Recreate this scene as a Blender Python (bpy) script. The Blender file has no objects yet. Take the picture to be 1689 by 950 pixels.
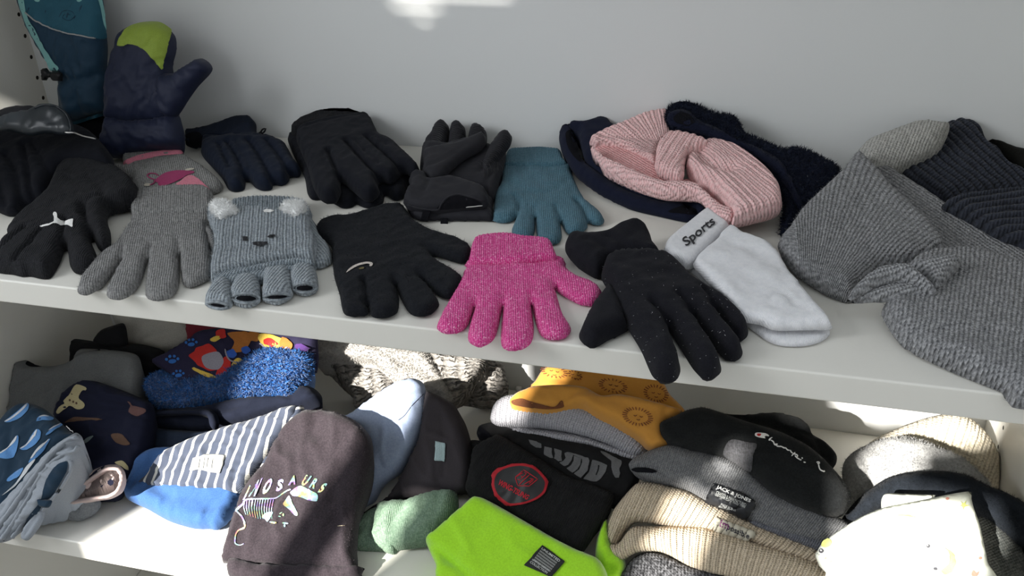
import bpy, math, random
import numpy as np
from mathutils import Vector, noise
from mathutils.bvhtree import BVHTree
from mathutils.geometry import delaunay_2d_cdt
random.seed(7); RNG = np.random.default_rng(7)
SC = bpy.context.scene; COL = SC.collection
# ------------------------------------------------------------------ camera
FPX = 1624.895
YAW, PITCH, ROLL = 0.2851686, 0.5298055, -0.04614995
CAM = np.array([1.09228, -0.769465, 0.526568])
DEP, THK, HGT, WID = 0.4523, 0.0304, 0.4072, 1.4169      # shelf depth, board thickness, shelf spacing, inner width
_f = np.array([-math.sin(YAW)*math.cos(PITCH), math.cos(YAW)*math.cos(PITCH), -math.sin(PITCH)])
_r = np.array([math.cos(YAW), math.sin(YAW), 0.0]); _u = np.cross(_r, _f)
c, s = math.cos(ROLL), math.sin(ROLL)
_r, _u = c*_r+s*_u, -s*_r+c*_u
cam = bpy.data.cameras.new('camera'); cam.lens = FPX/1689*36; cam.sensor_width = 36; cam.clip_start = .01
co = bpy.data.objects.new('camera', cam); COL.objects.link(co); SC.camera = co
from mathutils import Matrix
co.matrix_world = Matrix(((_r[0], _u[0], -_f[0], CAM[0]), (_r[1], _u[1], -_f[1], CAM[1]), (_r[2], _u[2], -_f[2], CAM[2]), (0, 0, 0, 1)))
# ------------------------------------------------------------------ light
SC.view_settings.view_transform = 'Standard'; SC.view_settings.look = 'None'
SC.view_settings.gamma = 1; SC.view_settings.use_curve_mapping = False
SC.view_settings.exposure = 0.12
W = bpy.data.worlds.new('world'); SC.world = W; W.use_nodes = True
W.node_tree.nodes['Background'].inputs[0].default_value = (.86, .93, 1, 1)
W.node_tree.nodes['Background'].inputs[1].default_value = .85
SUN = np.array([.50, 1.0, -.62]); SUN /= np.linalg.norm(SUN)
sl = bpy.data.lights.new('sun', 'SUN'); sl.energy = 15.5; sl.angle = math.radians(.8); sl.color = (1, .96, .88)
so = bpy.data.objects.new('sun', sl); COL.objects.link(so)
so.rotation_euler = Vector(SUN).to_track_quat('-Z', 'Y').to_euler()
def area(name, loc, tgt, sx, sy, power, col):
    l = bpy.data.lights.new(name, 'AREA'); l.shape = 'RECTANGLE'; l.size = sx; l.size_y = sy; l.energy = power; l.color = col
    o = bpy.data.objects.new(name, l); COL.objects.link(o); o.location = loc
    o.rotation_euler = (Vector(tgt)-Vector(loc)).to_track_quat('-Z', 'Y').to_euler(); return o
area('window_daylight', (-.95, -1.15, 1.15), (.8, .3, 0), 1.1, 1.0, 34, (.93, .965, 1))
area('room_daylight', (2.2, -1.1, .0), (.9, .3, -.4), 1.2, 1.2, .7, (1, .97, .92))
sp = bpy.data.lights.new('sun_glint', 'SPOT'); sp.energy = 40; sp.spot_size = math.radians(4.6); sp.spot_blend = .25; sp.color = (1, .98, .93); sp.shadow_soft_size = .01
spo = bpy.data.objects.new('sun_glint', sp); COL.objects.link(spo); spo.location = (.75, -.35, .62)

# ------------------------------------------------------------------ rays and points
def rays(P):
    P = np.asarray(P, float)
    d = _f+np.outer((P[:, 0]-844.5)/FPX, _r)-np.outer((P[:, 1]-475)/FPX, _u)
    return d/np.linalg.norm(d, axis=1)[:, None]
def pz(x, y, z):
    d = rays([(x, y)])[0]; return CAM+d*(z-CAM[2])/d[2]
def py_(x, y, Y):
    d = rays([(x, y)])[0]; return CAM+d*(Y-CAM[1])/d[1]
spo.rotation_euler = Vector(np.array([0, .345, .028])-np.array(spo.location)).to_track_quat('-Z', 'Y').to_euler()
def base_z(lv): return 0.0 if lv == 'U' else -HGT
def plane(pl):
    lv, x, y, h, tilt = pl[:5]; side = pl[5] if len(pl) > 5 else 0
    P0 = pz(x, y, base_z(lv)+h/1000)
    t, q = math.radians(tilt), math.radians(side)
    n = np.array([math.sin(q)*math.cos(t), -math.sin(t), math.cos(t)*math.cos(q)]); n /= np.linalg.norm(n)
    U = np.array([1.0, 0, 0]); U -= n*(U@n); U /= np.linalg.norm(U)
    return P0, n, U, np.cross(n, U)
def hit_plane(P, P0, n):
    d = rays(P); t = ((P0-CAM)@n)/(d@n); return CAM+d*t[:, None]
def F(ox, oy, s):          # coordinates read in a magnified detail of the photograph
    return lambda *p: [(ox+a/s, oy+b/s) for a, b in p]
A = F(0, 0, 3.655); B = F(0, 150, 2.638); C = F(300, 160, 3.016); D = F(320, 310, 3.519); E = F(640, 160, 3.655)
FF = F(700, 340, 3.167); G = F(900, 150, 3.166); H = F(900, 340, 3.166); I = F(1250, 180, 1.9); J = F(0, 500, 2.376)
K = F(200, 520, 2.5); L = F(360, 550, 2.376); M = F(680, 580, 2.568); N = F(980, 650, 3.166); O = F(1300, 640, 3.064)
Q = F(0, 640, 3.393); R = F(380, 760, 5.588); S = F(500, 550, 4.2225); X = F(1400, 180, 4.318); PX = F(0, 0, 1)
def spline(P, closed=True, k=6):
    P = np.asarray(P, float); n = len(P)
    if n < 3: return P
    out = []
    rng = range(n) if closed else range(n-1)
    for i in rng:
        if closed: a, b, c_, d = P[i-1], P[i], P[(i+1) % n], P[(i+2) % n]
        else: a, b, c_, d = P[max(i-1, 0)], P[i], P[i+1], P[min(i+2, n-1)]
        for j in range(k):
            t = j/k
            out.append(.5*(2*b+(c_-a)*t*.85+(2*a-5*b+4*c_-d)*t*t*1.0+(-a+3*b-3*c_+d)*t**3) if False else
                       (2*t**3-3*t*t+1)*b+(t**3-2*t*t+t)*(c_-a)*.42+(-2*t**3+3*t*t)*c_+(t**3-t*t)*(d-b)*.42)
    if not closed: out.append(P[-1])
    return np.array(out)
def resample(P, step, closed=True):
    Q_ = np.vstack([P, P[:1]]) if closed else P
    L_ = np.r_[0, np.cumsum(np.linalg.norm(np.diff(Q_, axis=0), axis=1))]
    n = max(8 if closed else 2, int(L_[-1]/step)); t = np.linspace(0, L_[-1], n+1)
    if closed: t = t[:-1]
    return np.stack([np.interp(t, L_, Q_[:, i]) for i in range(Q_.shape[1])], 1)
def segdist(P, S0, S1):
    out = np.full(len(P), 1e9)
    for a in range(0, len(P), 4000):
        p = P[a:a+4000, None, :]; ab = (S1-S0)[None]; ap = p-S0[None]
        t = np.clip((ap*ab).sum(2)/np.maximum((ab*ab).sum(2), 1e-12), 0, 1)
        out[a:a+4000] = np.sqrt(((ap-ab*t[..., None])**2).sum(2)).min(1)
    return out
def inside(P, poly):
    x, y = P[:, 0], P[:, 1]; r = np.zeros(len(P), bool)
    for (x1, y1), (x2, y2) in zip(poly, np.roll(poly, -1, 0)):
        if y1 == y2: continue
        r ^= ((y1 > y) != (y2 > y)) & (x < (x2-x1)*(y-y1)/(y2-y1)+x1)
    return r
def tri_poly(poly, res):
    """triangulate a closed outline with inner points; returns verts (first len(outline) of them on the border), tris"""
    lo, hi = poly.min(0), poly.max(0)
    gx = np.arange(lo[0], hi[0], res); gy = np.arange(lo[1], hi[1], res*.866)
    X_, Y_ = np.meshgrid(gx, gy); X_[1::2] += res/2
    g = np.stack([X_.ravel(), Y_.ravel()], 1); g = g[inside(g, poly)]
    if len(g): g = g[segdist(g, poly, np.roll(poly, -1, 0)) > res*.55]
    V = np.vstack([poly, g]); nb = len(poly)
    v, e, f = delaunay_2d_cdt([Vector(p) for p in V], [(i, (i+1) % nb) for i in range(nb)], [], 1, 1e-7)[:3]
    return np.array([(a[0], a[1]) for a in v]), [tuple(t) for t in f]
NZ = lambda p, s: noise.noise(Vector(p)*s)
REG = {}                    # world geometry of every built mesh, for prints laid onto it
def mesh_obj(name, V, F_, mat, root=None, uv=None, smooth=True, reg=True):
    V = np.asarray(V, float)
    r0 = root
    while r0 is not None and '_o' not in r0: r0 = r0.parent
    org = np.array(r0['_o']) if r0 is not None else np.zeros(3)
    me = bpy.data.meshes.new(name); me.from_pydata((V-org).tolist(), [], F_)
    me.materials.append(mat)
    if smooth: me.shade_smooth()
    if uv is not None:
        ul = me.uv_layers.new(name='UVMap'); li = np.zeros(len(me.loops), int); me.loops.foreach_get('vertex_index', li)
        ul.data.foreach_set('uv', np.asarray(uv, float)[li].ravel())
    o = bpy.data.objects.new(name, me); COL.objects.link(o)
    if root is not None: o.parent = root
    if reg: REG[o.name] = (V, F_)
    return o
def thing(name, label, cat, at, group=None):
    o = bpy.data.objects.new(name, None); COL.objects.link(o); o.location = at; o.empty_display_size = .02
    o['label'] = label; o['category'] = cat; o['_o'] = tuple(float(a) for a in at)
    if group: o['group'] = group
    THINGS.append(o); return o
THINGS = []
def at(lv, x, y, h=0): p = pz(x, y, base_z(lv)+h/1000); return (p[0], p[1], base_z(lv))
def sub(o, par):            # make o a sub-part of the part par
    o.parent = par; return o

def hash_(pts): return float(pts[0][0]*1.7+pts[1][1]*.9+pts[2][0]*.31)
def pillow(name, root, pts, pl, mat, T=10, r=9, res=4, bot=None, tb=.35, lifts=(), creases=(), wr=(0, 30), ribs=None,
           uvl=None, corner=False, pexp=.5, folds=(), wk=None):
    """a stuffed cloth piece: outline on its own plane, puffed up by thickness T (mm) with rim radius r"""
    P0, n, U, V_ = plane(pl)
    px = np.asarray(pts, float) if corner else spline(pts)
    W3 = hit_plane(px, P0, n)
    q = np.stack([(W3-P0)@U, (W3-P0)@V_], 1)*1000
    q = resample(q, res*.9)
    v, tris = tri_poly(q, res)
    d = segdist(v, q, np.roll(q, -1, 0)); d[d < 1e-3] = 0
    prof = (1-(1-np.clip(d/r, 0, 1))**2)**pexp
    def topl(P):           # pixels -> plane coordinates
        w = hit_plane(np.asarray(P, float), P0, n); return np.stack([(w-P0)@U, (w-P0)@V_], 1)*1000
    w3 = P0+(v[:, :1]*U+v[:, 1:]*V_)/1000
    if uvl is not None:     # direction in which the ribs run, as two pixels (or two such pairs: a fan)
        if len(uvl) == 2:
            a, b = topl(uvl); t = (b-a)/np.linalg.norm(b-a)
            uv = np.stack([(v-a)@np.array([-t[1], t[0]]), (v-a)@t], 1)
        else:
            a, b, c_, e = topl(uvl)       # line a-b and line c-e: interpolate the angle
            mid0, mid1 = (a+b)/2, (c_+e)/2; t0 = (b-a)/np.linalg.norm(b-a); t1 = (e-c_)/np.linalg.norm(e-c_)
            nn0 = np.array([-t0[1], t0[0]]); nn1 = np.array([-t1[1], t1[0]])
            if nn0@(mid1-mid0) < 0: nn0 = -nn0
            if nn1@(mid1-mid0) < 0: nn1 = -nn1
            s0 = (v-mid0)@nn0; s1 = (v-mid1)@nn1; sp_ = np.linalg.norm(mid1-mid0)
            k = s0/np.where(abs(s0-s1) < 5, 5, s0-s1)
            k = np.clip(k, -.8, 1.8); uv = np.stack([k*sp_, (v-mid0)@((t0+t1)/2)], 1)
    else: uv = v.copy()
    off = np.zeros(len(v))
    for (lx, ly, rad, amp) in lifts:
        c0 = topl([(lx, ly)])[0]; off += amp*np.exp(-((v-c0)**2).sum(1)/(rad*rad))
    for (line, dep, wid) in creases:
        a = spline(topl(line), False) if len(line) > 2 else topl(line)
        off -= dep*np.exp(-(segdist(v, a[:-1], a[1:])/wid)**2)*(prof > .2)
    for (line, dep, wid) in folds:       # a step: cloth right of the line lies higher
        a = topl(line); t = (a[1]-a[0]); t /= np.linalg.norm(t); s_ = (v-a[0])@np.array([t[1], -t[0]])
        off += dep/(1+np.exp(-s_/wid))
    if wr[0]:
        off += np.array([wr[0]*(noise.noise(Vector((p[0]/wr[1]+pts[0][0], p[1]/wr[1], 0)))+.45*noise.noise(Vector((p[0]/wr[1]*2.3, p[1]/wr[1]*2.3+pts[0][1], 3)))) for p in v])*prof
    if wk is None: wk = (3.6, 20) if pl[0] == 'L' and T >= 14 and not ribs else ((1.1, 12) if T >= 8 and not ribs else (0, 1))
    if wk[0]:
        an = (abs(hash_(pts))*.37) % math.pi; ca, sa = math.cos(an), math.sin(an)
        q2 = np.stack([(v[:, 0]*ca+v[:, 1]*sa)/(wk[1]*2.6), (-v[:, 0]*sa+v[:, 1]*ca)/wk[1]], 1)
        rd = np.array([max(0, 1-3.2*abs(noise.noise(Vector((a, b, an)))+.25*noise.noise(Vector((a*2.1, b*2.1, 5)))))**1.5 for a, b in q2])
        off += wk[0]*(rd-.35)*prof
    top = T*prof+off
    if ribs:
        amp, per = ribs; top += amp*(np.abs(np.sin(np.pi*uv[:, 0]/per))-.6)*np.clip(d/3, 0, 1)
    vt = w3+n*top[:, None]/1000
    zb = base_z(pl[0])
    vb = w3+n*((-tb*T*prof+off*(d > 0))[:, None])/1000
    if bot is not None:
        k = np.clip(d/(r*1.2), 0, 1)**.6; vb[:, 2] = np.minimum(vb[:, 2], vb[:, 2]*(1-k)+(zb+bot/1000)*k)
    ov = (vt[:, 1] > -.001)
    vt[ov, 2] = np.maximum(vt[ov, 2], zb+.0012); ov = vb[:, 1] > -.001; vb[ov, 2] = np.maximum(vb[ov, 2], zb+.0006)
    vt[:, 1] = np.minimum(vt[:, 1], DEP-.002); vb[:, 1] = np.minimum(vb[:, 1], DEP-.001)
    if pl[0] == 'U' or True:
        vt[:, 0] = np.clip(vt[:, 0], .002, WID-.002); vb[:, 0] = np.clip(vb[:, 0], .002, WID-.002)
    border = np.where(d == 0)[0]; idx = np.arange(len(v))+len(v); idx[border] = border
    inner = np.where(d > 0)[0]; remap = np.full(len(v), -1); remap[border] = border; remap[inner] = len(v)+np.arange(len(inner))
    allv = np.vstack([vt, vb[inner]]); alluv = np.vstack([uv, uv[inner]])
    n_ = np.cross(vt[tris[0][1]]-vt[tris[0][0]], vt[tris[0][2]]-vt[tris[0][0]])@n
    up = tris if n_ > 0 else [t[::-1] for t in tris]
    faces = up+[tuple(int(remap[i]) for i in t[::-1]) for t in up]
    o = mesh_obj(name, allv, [tuple(int(i) for i in f) for f in faces], mat, root, alluv)
    REG[o.name] = (allv, faces[:len(up)])
    return o
def bvh(objs):
    V, Fs, k = [], [], 0
    for o in objs:
        v, f = REG[o.name]; V.append(v); Fs += [tuple(int(i)+k for i in t) for t in f]; k += len(v)
    return BVHTree.FromPolygons([tuple(p) for p in np.vstack(V)], Fs)
def onto(objs, P, off):
    """where the camera ray of each pixel meets the cloth, raised by off mm along the cloth's own normal"""
    T_ = bvh(objs); d = rays(P); out = np.zeros((len(P), 3)); ok = np.zeros(len(P), bool)
    for i, q in enumerate(d):
        h = T_.ray_cast(Vector(CAM), Vector(q))
        if h[0] is not None:
            nn = h[1] if h[1].dot(Vector(q)) < 0 else -h[1]
            out[i] = np.array(h[0]+nn*off/1000); ok[i] = True
    if ok.any() and not ok.all():
        good = np.where(ok)[0]; P = np.asarray(P, float)
        for i in np.where(~ok)[0]: 
            j = good[np.argmin(((P[good]-P[i])**2).sum(1))]; dist = np.linalg.norm(out[j]-CAM); out[i] = CAM+d[i]*dist
    return out
def decal(name, root, objs, pts, mat, off=.8, res=5, th=0, corner=False):
    q = np.asarray(pts, float) if corner else spline(pts)
    q = resample(q, res*.8); v, tris = tri_poly(q, res)
    V = onto(objs, v, off+th); nrm = np.cross(V[tris[0][1]]-V[tris[0][0]], V[tris[0][2]]-V[tris[0][0]])
    if nrm@(CAM-V[0]) < 0: tris = [t[::-1] for t in tris]
    uv = v.copy()
    if th:
        nb = len(q); n_ = np.zeros_like(V)
        for t in tris:
            m = np.cross(V[t[1]]-V[t[0]], V[t[2]]-V[t[0]])
            for i in t: n_[i] += m
        n_ /= np.maximum(np.linalg.norm(n_, axis=1), 1e-12)[:, None]
        V2 = V-n_*(th)/1000*1.0; k = len(V)
        ed = {}
        for t in tris:
            for a, b in ((t[0], t[1]), (t[1], t[2]), (t[2], t[0])): ed[(a, b)] = 1
        side = [(b, a, a+k, b+k) for (a, b) in ed if (b, a) not in ed]
        tris = list(tris)+[tuple(i+k for i in t[::-1]) for t in tris]+side; V = np.vstack([V, V2]); uv = np.vstack([uv, uv])
    return mesh_obj(name, V, [tuple(int(i) for i in t) for t in tris], mat, root, uv)
def text(name, root, objs, s_, quad, mat, off=1.0, th=0, shear=0, warp=None, bold=0, spacing=1):
    """lettering; quad = pixels of bottom-left, bottom-right, top-right, top-left"""
    cu = bpy.data.curves.new('t', 'FONT'); cu.body = s_; cu.shear = shear; cu.offset = bold; cu.resolution_u = 3; cu.space_character = spacing
    o = bpy.data.objects.new('t', cu); COL.objects.link(o); dg = bpy.context.evaluated_depsgraph_get()
    me = bpy.data.meshes.new_from_object(o.evaluated_get(dg))
    v = np.array([p.co[:2] for p in me.vertices]); fs = [tuple(p.vertices) for p in me.polygons]
    bpy.data.objects.remove(o); bpy.data.curves.remove(cu)
    lo, hi = v.min(0), v.max(0); t = (v-lo)/(hi-lo)
    a, b, c_, d = [np.array(p, float) for p in quad]; x, y = t[:, :1], t[:, 1:]
    P = a*(1-x)*(1-y)+b*x*(1-y)+c_*x*y+d*(1-x)*y
    if warp: P[:, 1] += np.array([warp(k) for k in t[:, 0]])
    return mesh_obj(name, onto(objs, P, off), fs, mat, root, smooth=False)
def tube(name, root, P3, rad, mat, sides=6, closed=False, kind=None, multi=False):
    V, Fs = [], []
    for P in (P3 if multi else [P3]):
        P = np.asarray(P, float); k0 = len(V); n = len(P)
        for i in range(n):
            t = P[min(i+1, n-1)]-P[max(i-1, 0)]; t /= max(np.linalg.norm(t), 1e-9)
            a = np.cross(t, [0.1, .2, 1]); a /= np.linalg.norm(a); b = np.cross(t, a)
            rr = rad/1000*(1 if 0 < i < n-1 else .6)
            for j in range(sides):
                w = 2*math.pi*j/sides; V.append(P[i]+rr*(a*math.cos(w)+b*math.sin(w)))
        for i in range(n-1):
            for j in range(sides):
                j2 = (j+1) % sides; Fs.append((k0+i*sides+j, k0+i*sides+j2, k0+(i+1)*sides+j2, k0+(i+1)*sides+j))
        Fs.append(tuple(k0+j for j in range(sides))[::-1]); Fs.append(tuple(k0+(n-1)*sides+j for j in range(sides)))
    o = mesh_obj(name, V, Fs, mat, root)
    if kind: o['kind'] = kind
    return o
def line_on(name, root, objs, pts, rad, mat, off=.3, step=3, smooth=True):
    q = spline(pts, False) if smooth and len(pts) > 2 else np.asarray(pts, float)
    q = resample(q, step, False); return tube(name, root, onto(objs, q, off), rad, mat)
def fuzz(name, root, objs, n, length, width, mat, droop=.5, bend=.4, seed=1, region=None):
    """loose fibres standing out of the cloth, one joined mesh"""
    rg = np.random.default_rng(seed); V, Fs = [], []; tris = []
    for o in objs:
        v, f = REG[o.name]; f = np.array([t[:3] for t in f]); tris.append(v[f])
    t = np.vstack(tris); ar = np.cross(t[:, 1]-t[:, 0], t[:, 2]-t[:, 0]); a = np.linalg.norm(ar, axis=1)
    idx = rg.choice(len(t), n, p=a/a.sum()); r1 = np.sqrt(rg.random(n))[:, None]; r2 = rg.random(n)[:, None]
    P = t[idx, 0]*(1-r1)+t[idx, 1]*r1*(1-r2)+t[idx, 2]*r1*r2; nn = ar[idx]/a[idx][:, None]
    flip = (nn*(CAM-P)).sum(1) < -.9; 
    dr = nn+rg.normal(0, droop, (n, 3)); dr /= np.linalg.norm(dr, axis=1)[:, None]
    ln = length/1000*rg.uniform(.5, 1.2, n)[:, None]
    sd = np.cross(dr, rg.normal(0, 1, (n, 3))); sd /= np.linalg.norm(sd, axis=1)[:, None]; sd *= width/2000
    b = rg.normal(0, bend, (n, 3)); m = P+dr*ln*.55; e = m+(dr+b)*ln*.5
    P = P-nn*.0006
    V = np.stack([P-sd, P+sd, m-sd*.9, m+sd*.9, e], 1).reshape(-1, 3)
    k = np.arange(n)*5
    Fs = np.concatenate([np.stack([k, k+1, k+3, k+2], 1).tolist(), ], 0).tolist()+[list(x) for x in np.stack([k+2, k+3, k+4], 1).tolist()]
    o = mesh_obj(name, V, [tuple(x) for x in Fs], mat, root, reg=False); o['kind'] = 'stuff'; return o
def band_poly(P, w0, w1=None):     # polygon of a stroke around a pixel polyline
    P = spline(P, False, 4) if len(P) > 2 else np.asarray(P, float); n = len(P); w1 = w0 if w1 is None else w1
    t = np.gradient(P, axis=0); t /= np.linalg.norm(t, axis=1)[:, None]; m = np.stack([-t[:, 1], t[:, 0]], 1)
    w = np.linspace(w0, w1, n)[:, None]/2; return [tuple(x) for x in np.vstack([P+m*w, (P-m*w)[::-1]])]
def blob(cx, cy, rx, ry, a=0, n=12, k=.22):
    rg = random.Random(int(cx*7+cy)); e = ell(cx, cy, rx, ry, a, n)
    return [(cx+(x-cx)*(1+rg.uniform(-k, k)), cy+(y-cy)*(1+rg.uniform(-k, k))) for x, y in e]
def ell(cx, cy, rx, ry, a=0, n=14):
    a = math.radians(a); return [(cx+rx*math.cos(t)*math.cos(a)-ry*math.sin(t)*math.sin(a), cy+rx*math.cos(t)*math.sin(a)+ry*math.sin(t)*math.cos(a)) for t in np.linspace(0, 2*math.pi, n, endpoint=False)]

# ------------------------------------------------------------------ materials
def nm(name, col, rough=.9, sheen=.08, metal=0, spec=.3):
    m = bpy.data.materials.new(name); m.use_nodes = True; b = m.node_tree.nodes['Principled BSDF']
    b.inputs['Base Color'].default_value = (*col, 1); b.inputs['Roughness'].default_value = rough
    b.inputs['Sheen Weight'].default_value = sheen; b.inputs['Sheen Roughness'].default_value = .5
    b.inputs['Metallic'].default_value = metal; b.inputs['Specular IOR Level'].default_value = spec
    return m, m.node_tree, b
def Nd(nt, t, **k):
    n = nt.nodes.new(t)
    for a, v in k.items(): setattr(n, a, v)
    return n
def mth(nt, op, a, b=None):
    n = Nd(nt, 'ShaderNodeMath', operation=op)
    for i, v in enumerate((a, b)):
        if v is None: continue
        if isinstance(v, (int, float)): n.inputs[i].default_value = v
        else: nt.links.new(v, n.inputs[i])
    return n.outputs[0]
def mixc(nt, fac, a, b, mode='MIX'):
    n = Nd(nt, 'ShaderNodeMix', data_type='RGBA', blend_type=mode)
    for sock, v in ((n.inputs[0], fac), (n.inputs[6], a), (n.inputs[7], b)):
        if isinstance(v, (int, float)): sock.default_value = v
        elif isinstance(v, tuple): sock.default_value = (*v[:3], 1)
        else: nt.links.new(v, sock)
    return n.outputs[2]
def noise_n(nt, scale, detail=3, vec=None, rough=.6):
    n = Nd(nt, 'ShaderNodeTexNoise'); n.inputs['Scale'].default_value = scale; n.inputs['Detail'].default_value = detail; n.inputs['Roughness'].default_value = rough
    if vec is not None: nt.links.new(vec, n.inputs['Vector'])
    return n.outputs[0]
def ramp(nt, fac, stops):
    n = Nd(nt, 'ShaderNodeValToRGB'); e = n.color_ramp.elements
    while len(e) < len(stops): e.new(.5)
    for i, (p, c_) in enumerate(stops): e[i].position = p; e[i].color = (*c_, 1)
    nt.links.new(fac, n.inputs[0]); return n.outputs[0]
def dk(c_, k): return tuple(x*k for x in c_)
def bump(nt, b, h, dist, st=1):
    n = Nd(nt, 'ShaderNodeBump'); n.inputs['Strength'].default_value = st; n.inputs['Distance'].default_value = dist/1000
    nt.links.new(h, n.inputs['Height']); nt.links.new(n.outputs[0], b.inputs['Normal'])
def knit(name, col, p=3.2, dist=1.2, dark=.45, heather=None, ha=.5, hs=420, sheen=.08, chev=1.0, row=1.0, glit=None, warp=0):
    """rows of V stitches: columns across u, rows along v (UV in millimetres)"""
    m, nt, b = nm(name, col, .92, sheen*(.3 if max(col) < .03 else 1), spec=.12 if max(col) < .05 else .2)
    tc = Nd(nt, 'ShaderNodeTexCoord'); se = Nd(nt, 'ShaderNodeSeparateXYZ')
    nt.links.new(tc.outputs['UV'], se.inputs[0]); u, v = se.outputs[0], se.outputs[1]
    wob = noise_n(nt, 60, 2, tc.outputs['Object']); wob = mth(nt, 'MULTIPLY', mth(nt, 'SUBTRACT', wob, .5), p*(.8+warp)); u = mth(nt, 'ADD', u, wob)
    up = mth(nt, 'DIVIDE', u, p)
    cs = mth(nt, 'ABSOLUTE', mth(nt, 'SINE', mth(nt, 'MULTIPLY', up, math.pi)))
    fr = mth(nt, 'ABSOLUTE', mth(nt, 'SUBTRACT', mth(nt, 'FRACT', up), .5))
    rw = mth(nt, 'SINE', mth(nt, 'MULTIPLY', mth(nt, 'ADD', mth(nt, 'DIVIDE', v, p*.8*row), mth(nt, 'MULTIPLY', fr, chev)), 2*math.pi))
    h = mth(nt, 'ADD', mth(nt, 'MULTIPLY', cs, .68), mth(nt, 'MULTIPLY', mth(nt, 'ADD', rw, 1), .16))
    nz = noise_n(nt, hs, 3, tc.outputs['Object'], .7)
    h2 = mth(nt, 'ADD', h, mth(nt, 'MULTIPLY', nz, .5))
    cc = mixc(nt, h, dk(col, dark), col)  # shade in the stitch gaps put into the colour
    if heather:
        k = ramp(nt, nz, [(.5-.18*ha, (0, 0, 0)), (.5+.22*ha, (1, 1, 1))]); cc = mixc(nt, k, cc, mixc(nt, h, dk(heather, dark+.2), heather))
    if glit:
        vo = Nd(nt, 'ShaderNodeTexVoronoi'); vo.inputs['Scale'].default_value = 1100; nt.links.new(tc.outputs['Object'], vo.inputs['Vector'])
        g = ramp(nt, Nd_out(nt, vo), [(.88, (0, 0, 0)), (.92, (1, 1, 1))]); cc = mixc(nt, g, cc, glit)
    nt.links.new(cc, b.inputs['Base Color']); bump(nt, b, h2, dist); return m
def Nd_out(nt, vo):
    se = Nd(nt, 'ShaderNodeSeparateColor'); nt.links.new(vo.outputs['Color'], se.inputs[0]); return se.outputs[0]
def cloth(name, col, scale=500, dist=.5, col2=None, rough=.92, sheen=.08, spots=None, amt=.5, metal=0):
    m, nt, b = nm(name, col, rough, sheen*(.3 if max(col) < .06 else 1), metal, spec=.12 if rough > .8 and max(col) < .06 else .3)
    tc = Nd(nt, 'ShaderNodeTexCoord'); nz = noise_n(nt, scale, 4, tc.outputs['Object'], .7)
    cc = mixc(nt, ramp(nt, nz, [(.5-.25*amt, (0, 0, 0)), (.5+.25*amt, (1, 1, 1))]), dk(col, .75) if col2 is None else col2, col)
    if spots:
        vo = Nd(nt, 'ShaderNodeTexVoronoi'); vo.inputs['Scale'].default_value = spots[1]; nt.links.new(tc.outputs['Object'], vo.inputs['Vector'])
        g = ramp(nt, vo.outputs['Distance'], [(.0, (1, 1, 1)), (spots[2], (0, 0, 0))]); cc = mixc(nt, g, cc, spots[0])
    nt.links.new(cc, b.inputs['Base Color']); bump(nt, b, nz, dist); return m
def stripes(name, c1, c2, per, frac, twill=None):
    m, nt, b = nm(name, c1); tc = Nd(nt, 'ShaderNodeTexCoord'); se = Nd(nt, 'ShaderNodeSeparateXYZ'); nt.links.new(tc.outputs['UV'], se.inputs[0])
    u, v = se.outputs[0], se.outputs[1]
    f = mth(nt, 'FRACT', mth(nt, 'DIVIDE', u, per)); k = mth(nt, 'LESS_THAN', f, frac)
    tw = mth(nt, 'SINE', mth(nt, 'MULTIPLY', mth(nt, 'ADD', u, v), 3.4)); tw = mth(nt, 'MULTIPLY', mth(nt, 'ADD', tw, 1), .5)
    cc = mixc(nt, k, mixc(nt, tw, c1, twill or dk(c1, 1.8)), c2); nt.links.new(cc, b.inputs['Base Color']); bump(nt, b, tw, .3); return m
def holo():
    m, nt, b = nm('holographic_foil', (.8, .8, .9), .25, 0, .75)
    tc = Nd(nt, 'ShaderNodeTexCoord'); nz = noise_n(nt, 55, 2, tc.outputs['Object'])
    cc = ramp(nt, nz, [(.3, (.9, .25, .35)), (.38, (.95, .8, .3)), (.45, (.45, .9, .6)), (.5, (.55, .85, 1)), (.56, (.85, .88, .95)), (.62, (.45, .35, .95)), (.7, (.95, .45, .7))])
    nt.links.new(cc, b.inputs['Base Color']); return m
white_paint, nt, b = nm('white_shelf_paint', (.72, .71, .675), .42, 0, spec=.45)
tc = Nd(nt, 'ShaderNodeTexCoord'); nz = noise_n(nt, 260, 2, tc.outputs['Object']); n2 = noise_n(nt, 5, 3, tc.outputs['Object'])
nt.links.new(mixc(nt, n2, (.71, .69, .63), (.75, .73, .68)), b.inputs['Base Color']); bump(nt, b, nz, .12, .6)
back_paint, nt, b = nm('white_back_panel', (.73, .74, .74), .5, 0, spec=.4)
dark_hole = nm('dark_hole', (.02, .016, .012), 1, 0)[0]
blocker_paint = nm('sun_blocker_paint', (.7, .69, .66), .9, 0)[0]
black_in = nm('black_cloth_and_recess_shade', (.006, .006, .008), 1, 0, spec=.1)[0]  # black cloth parts, and the painted shade inside openings
white_p = cloth('white_print', (.85, .84, .82), 800, .2)
silver = nm('silver_print', (.7, .68, .66), .35, 0, .4)[0]

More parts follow.
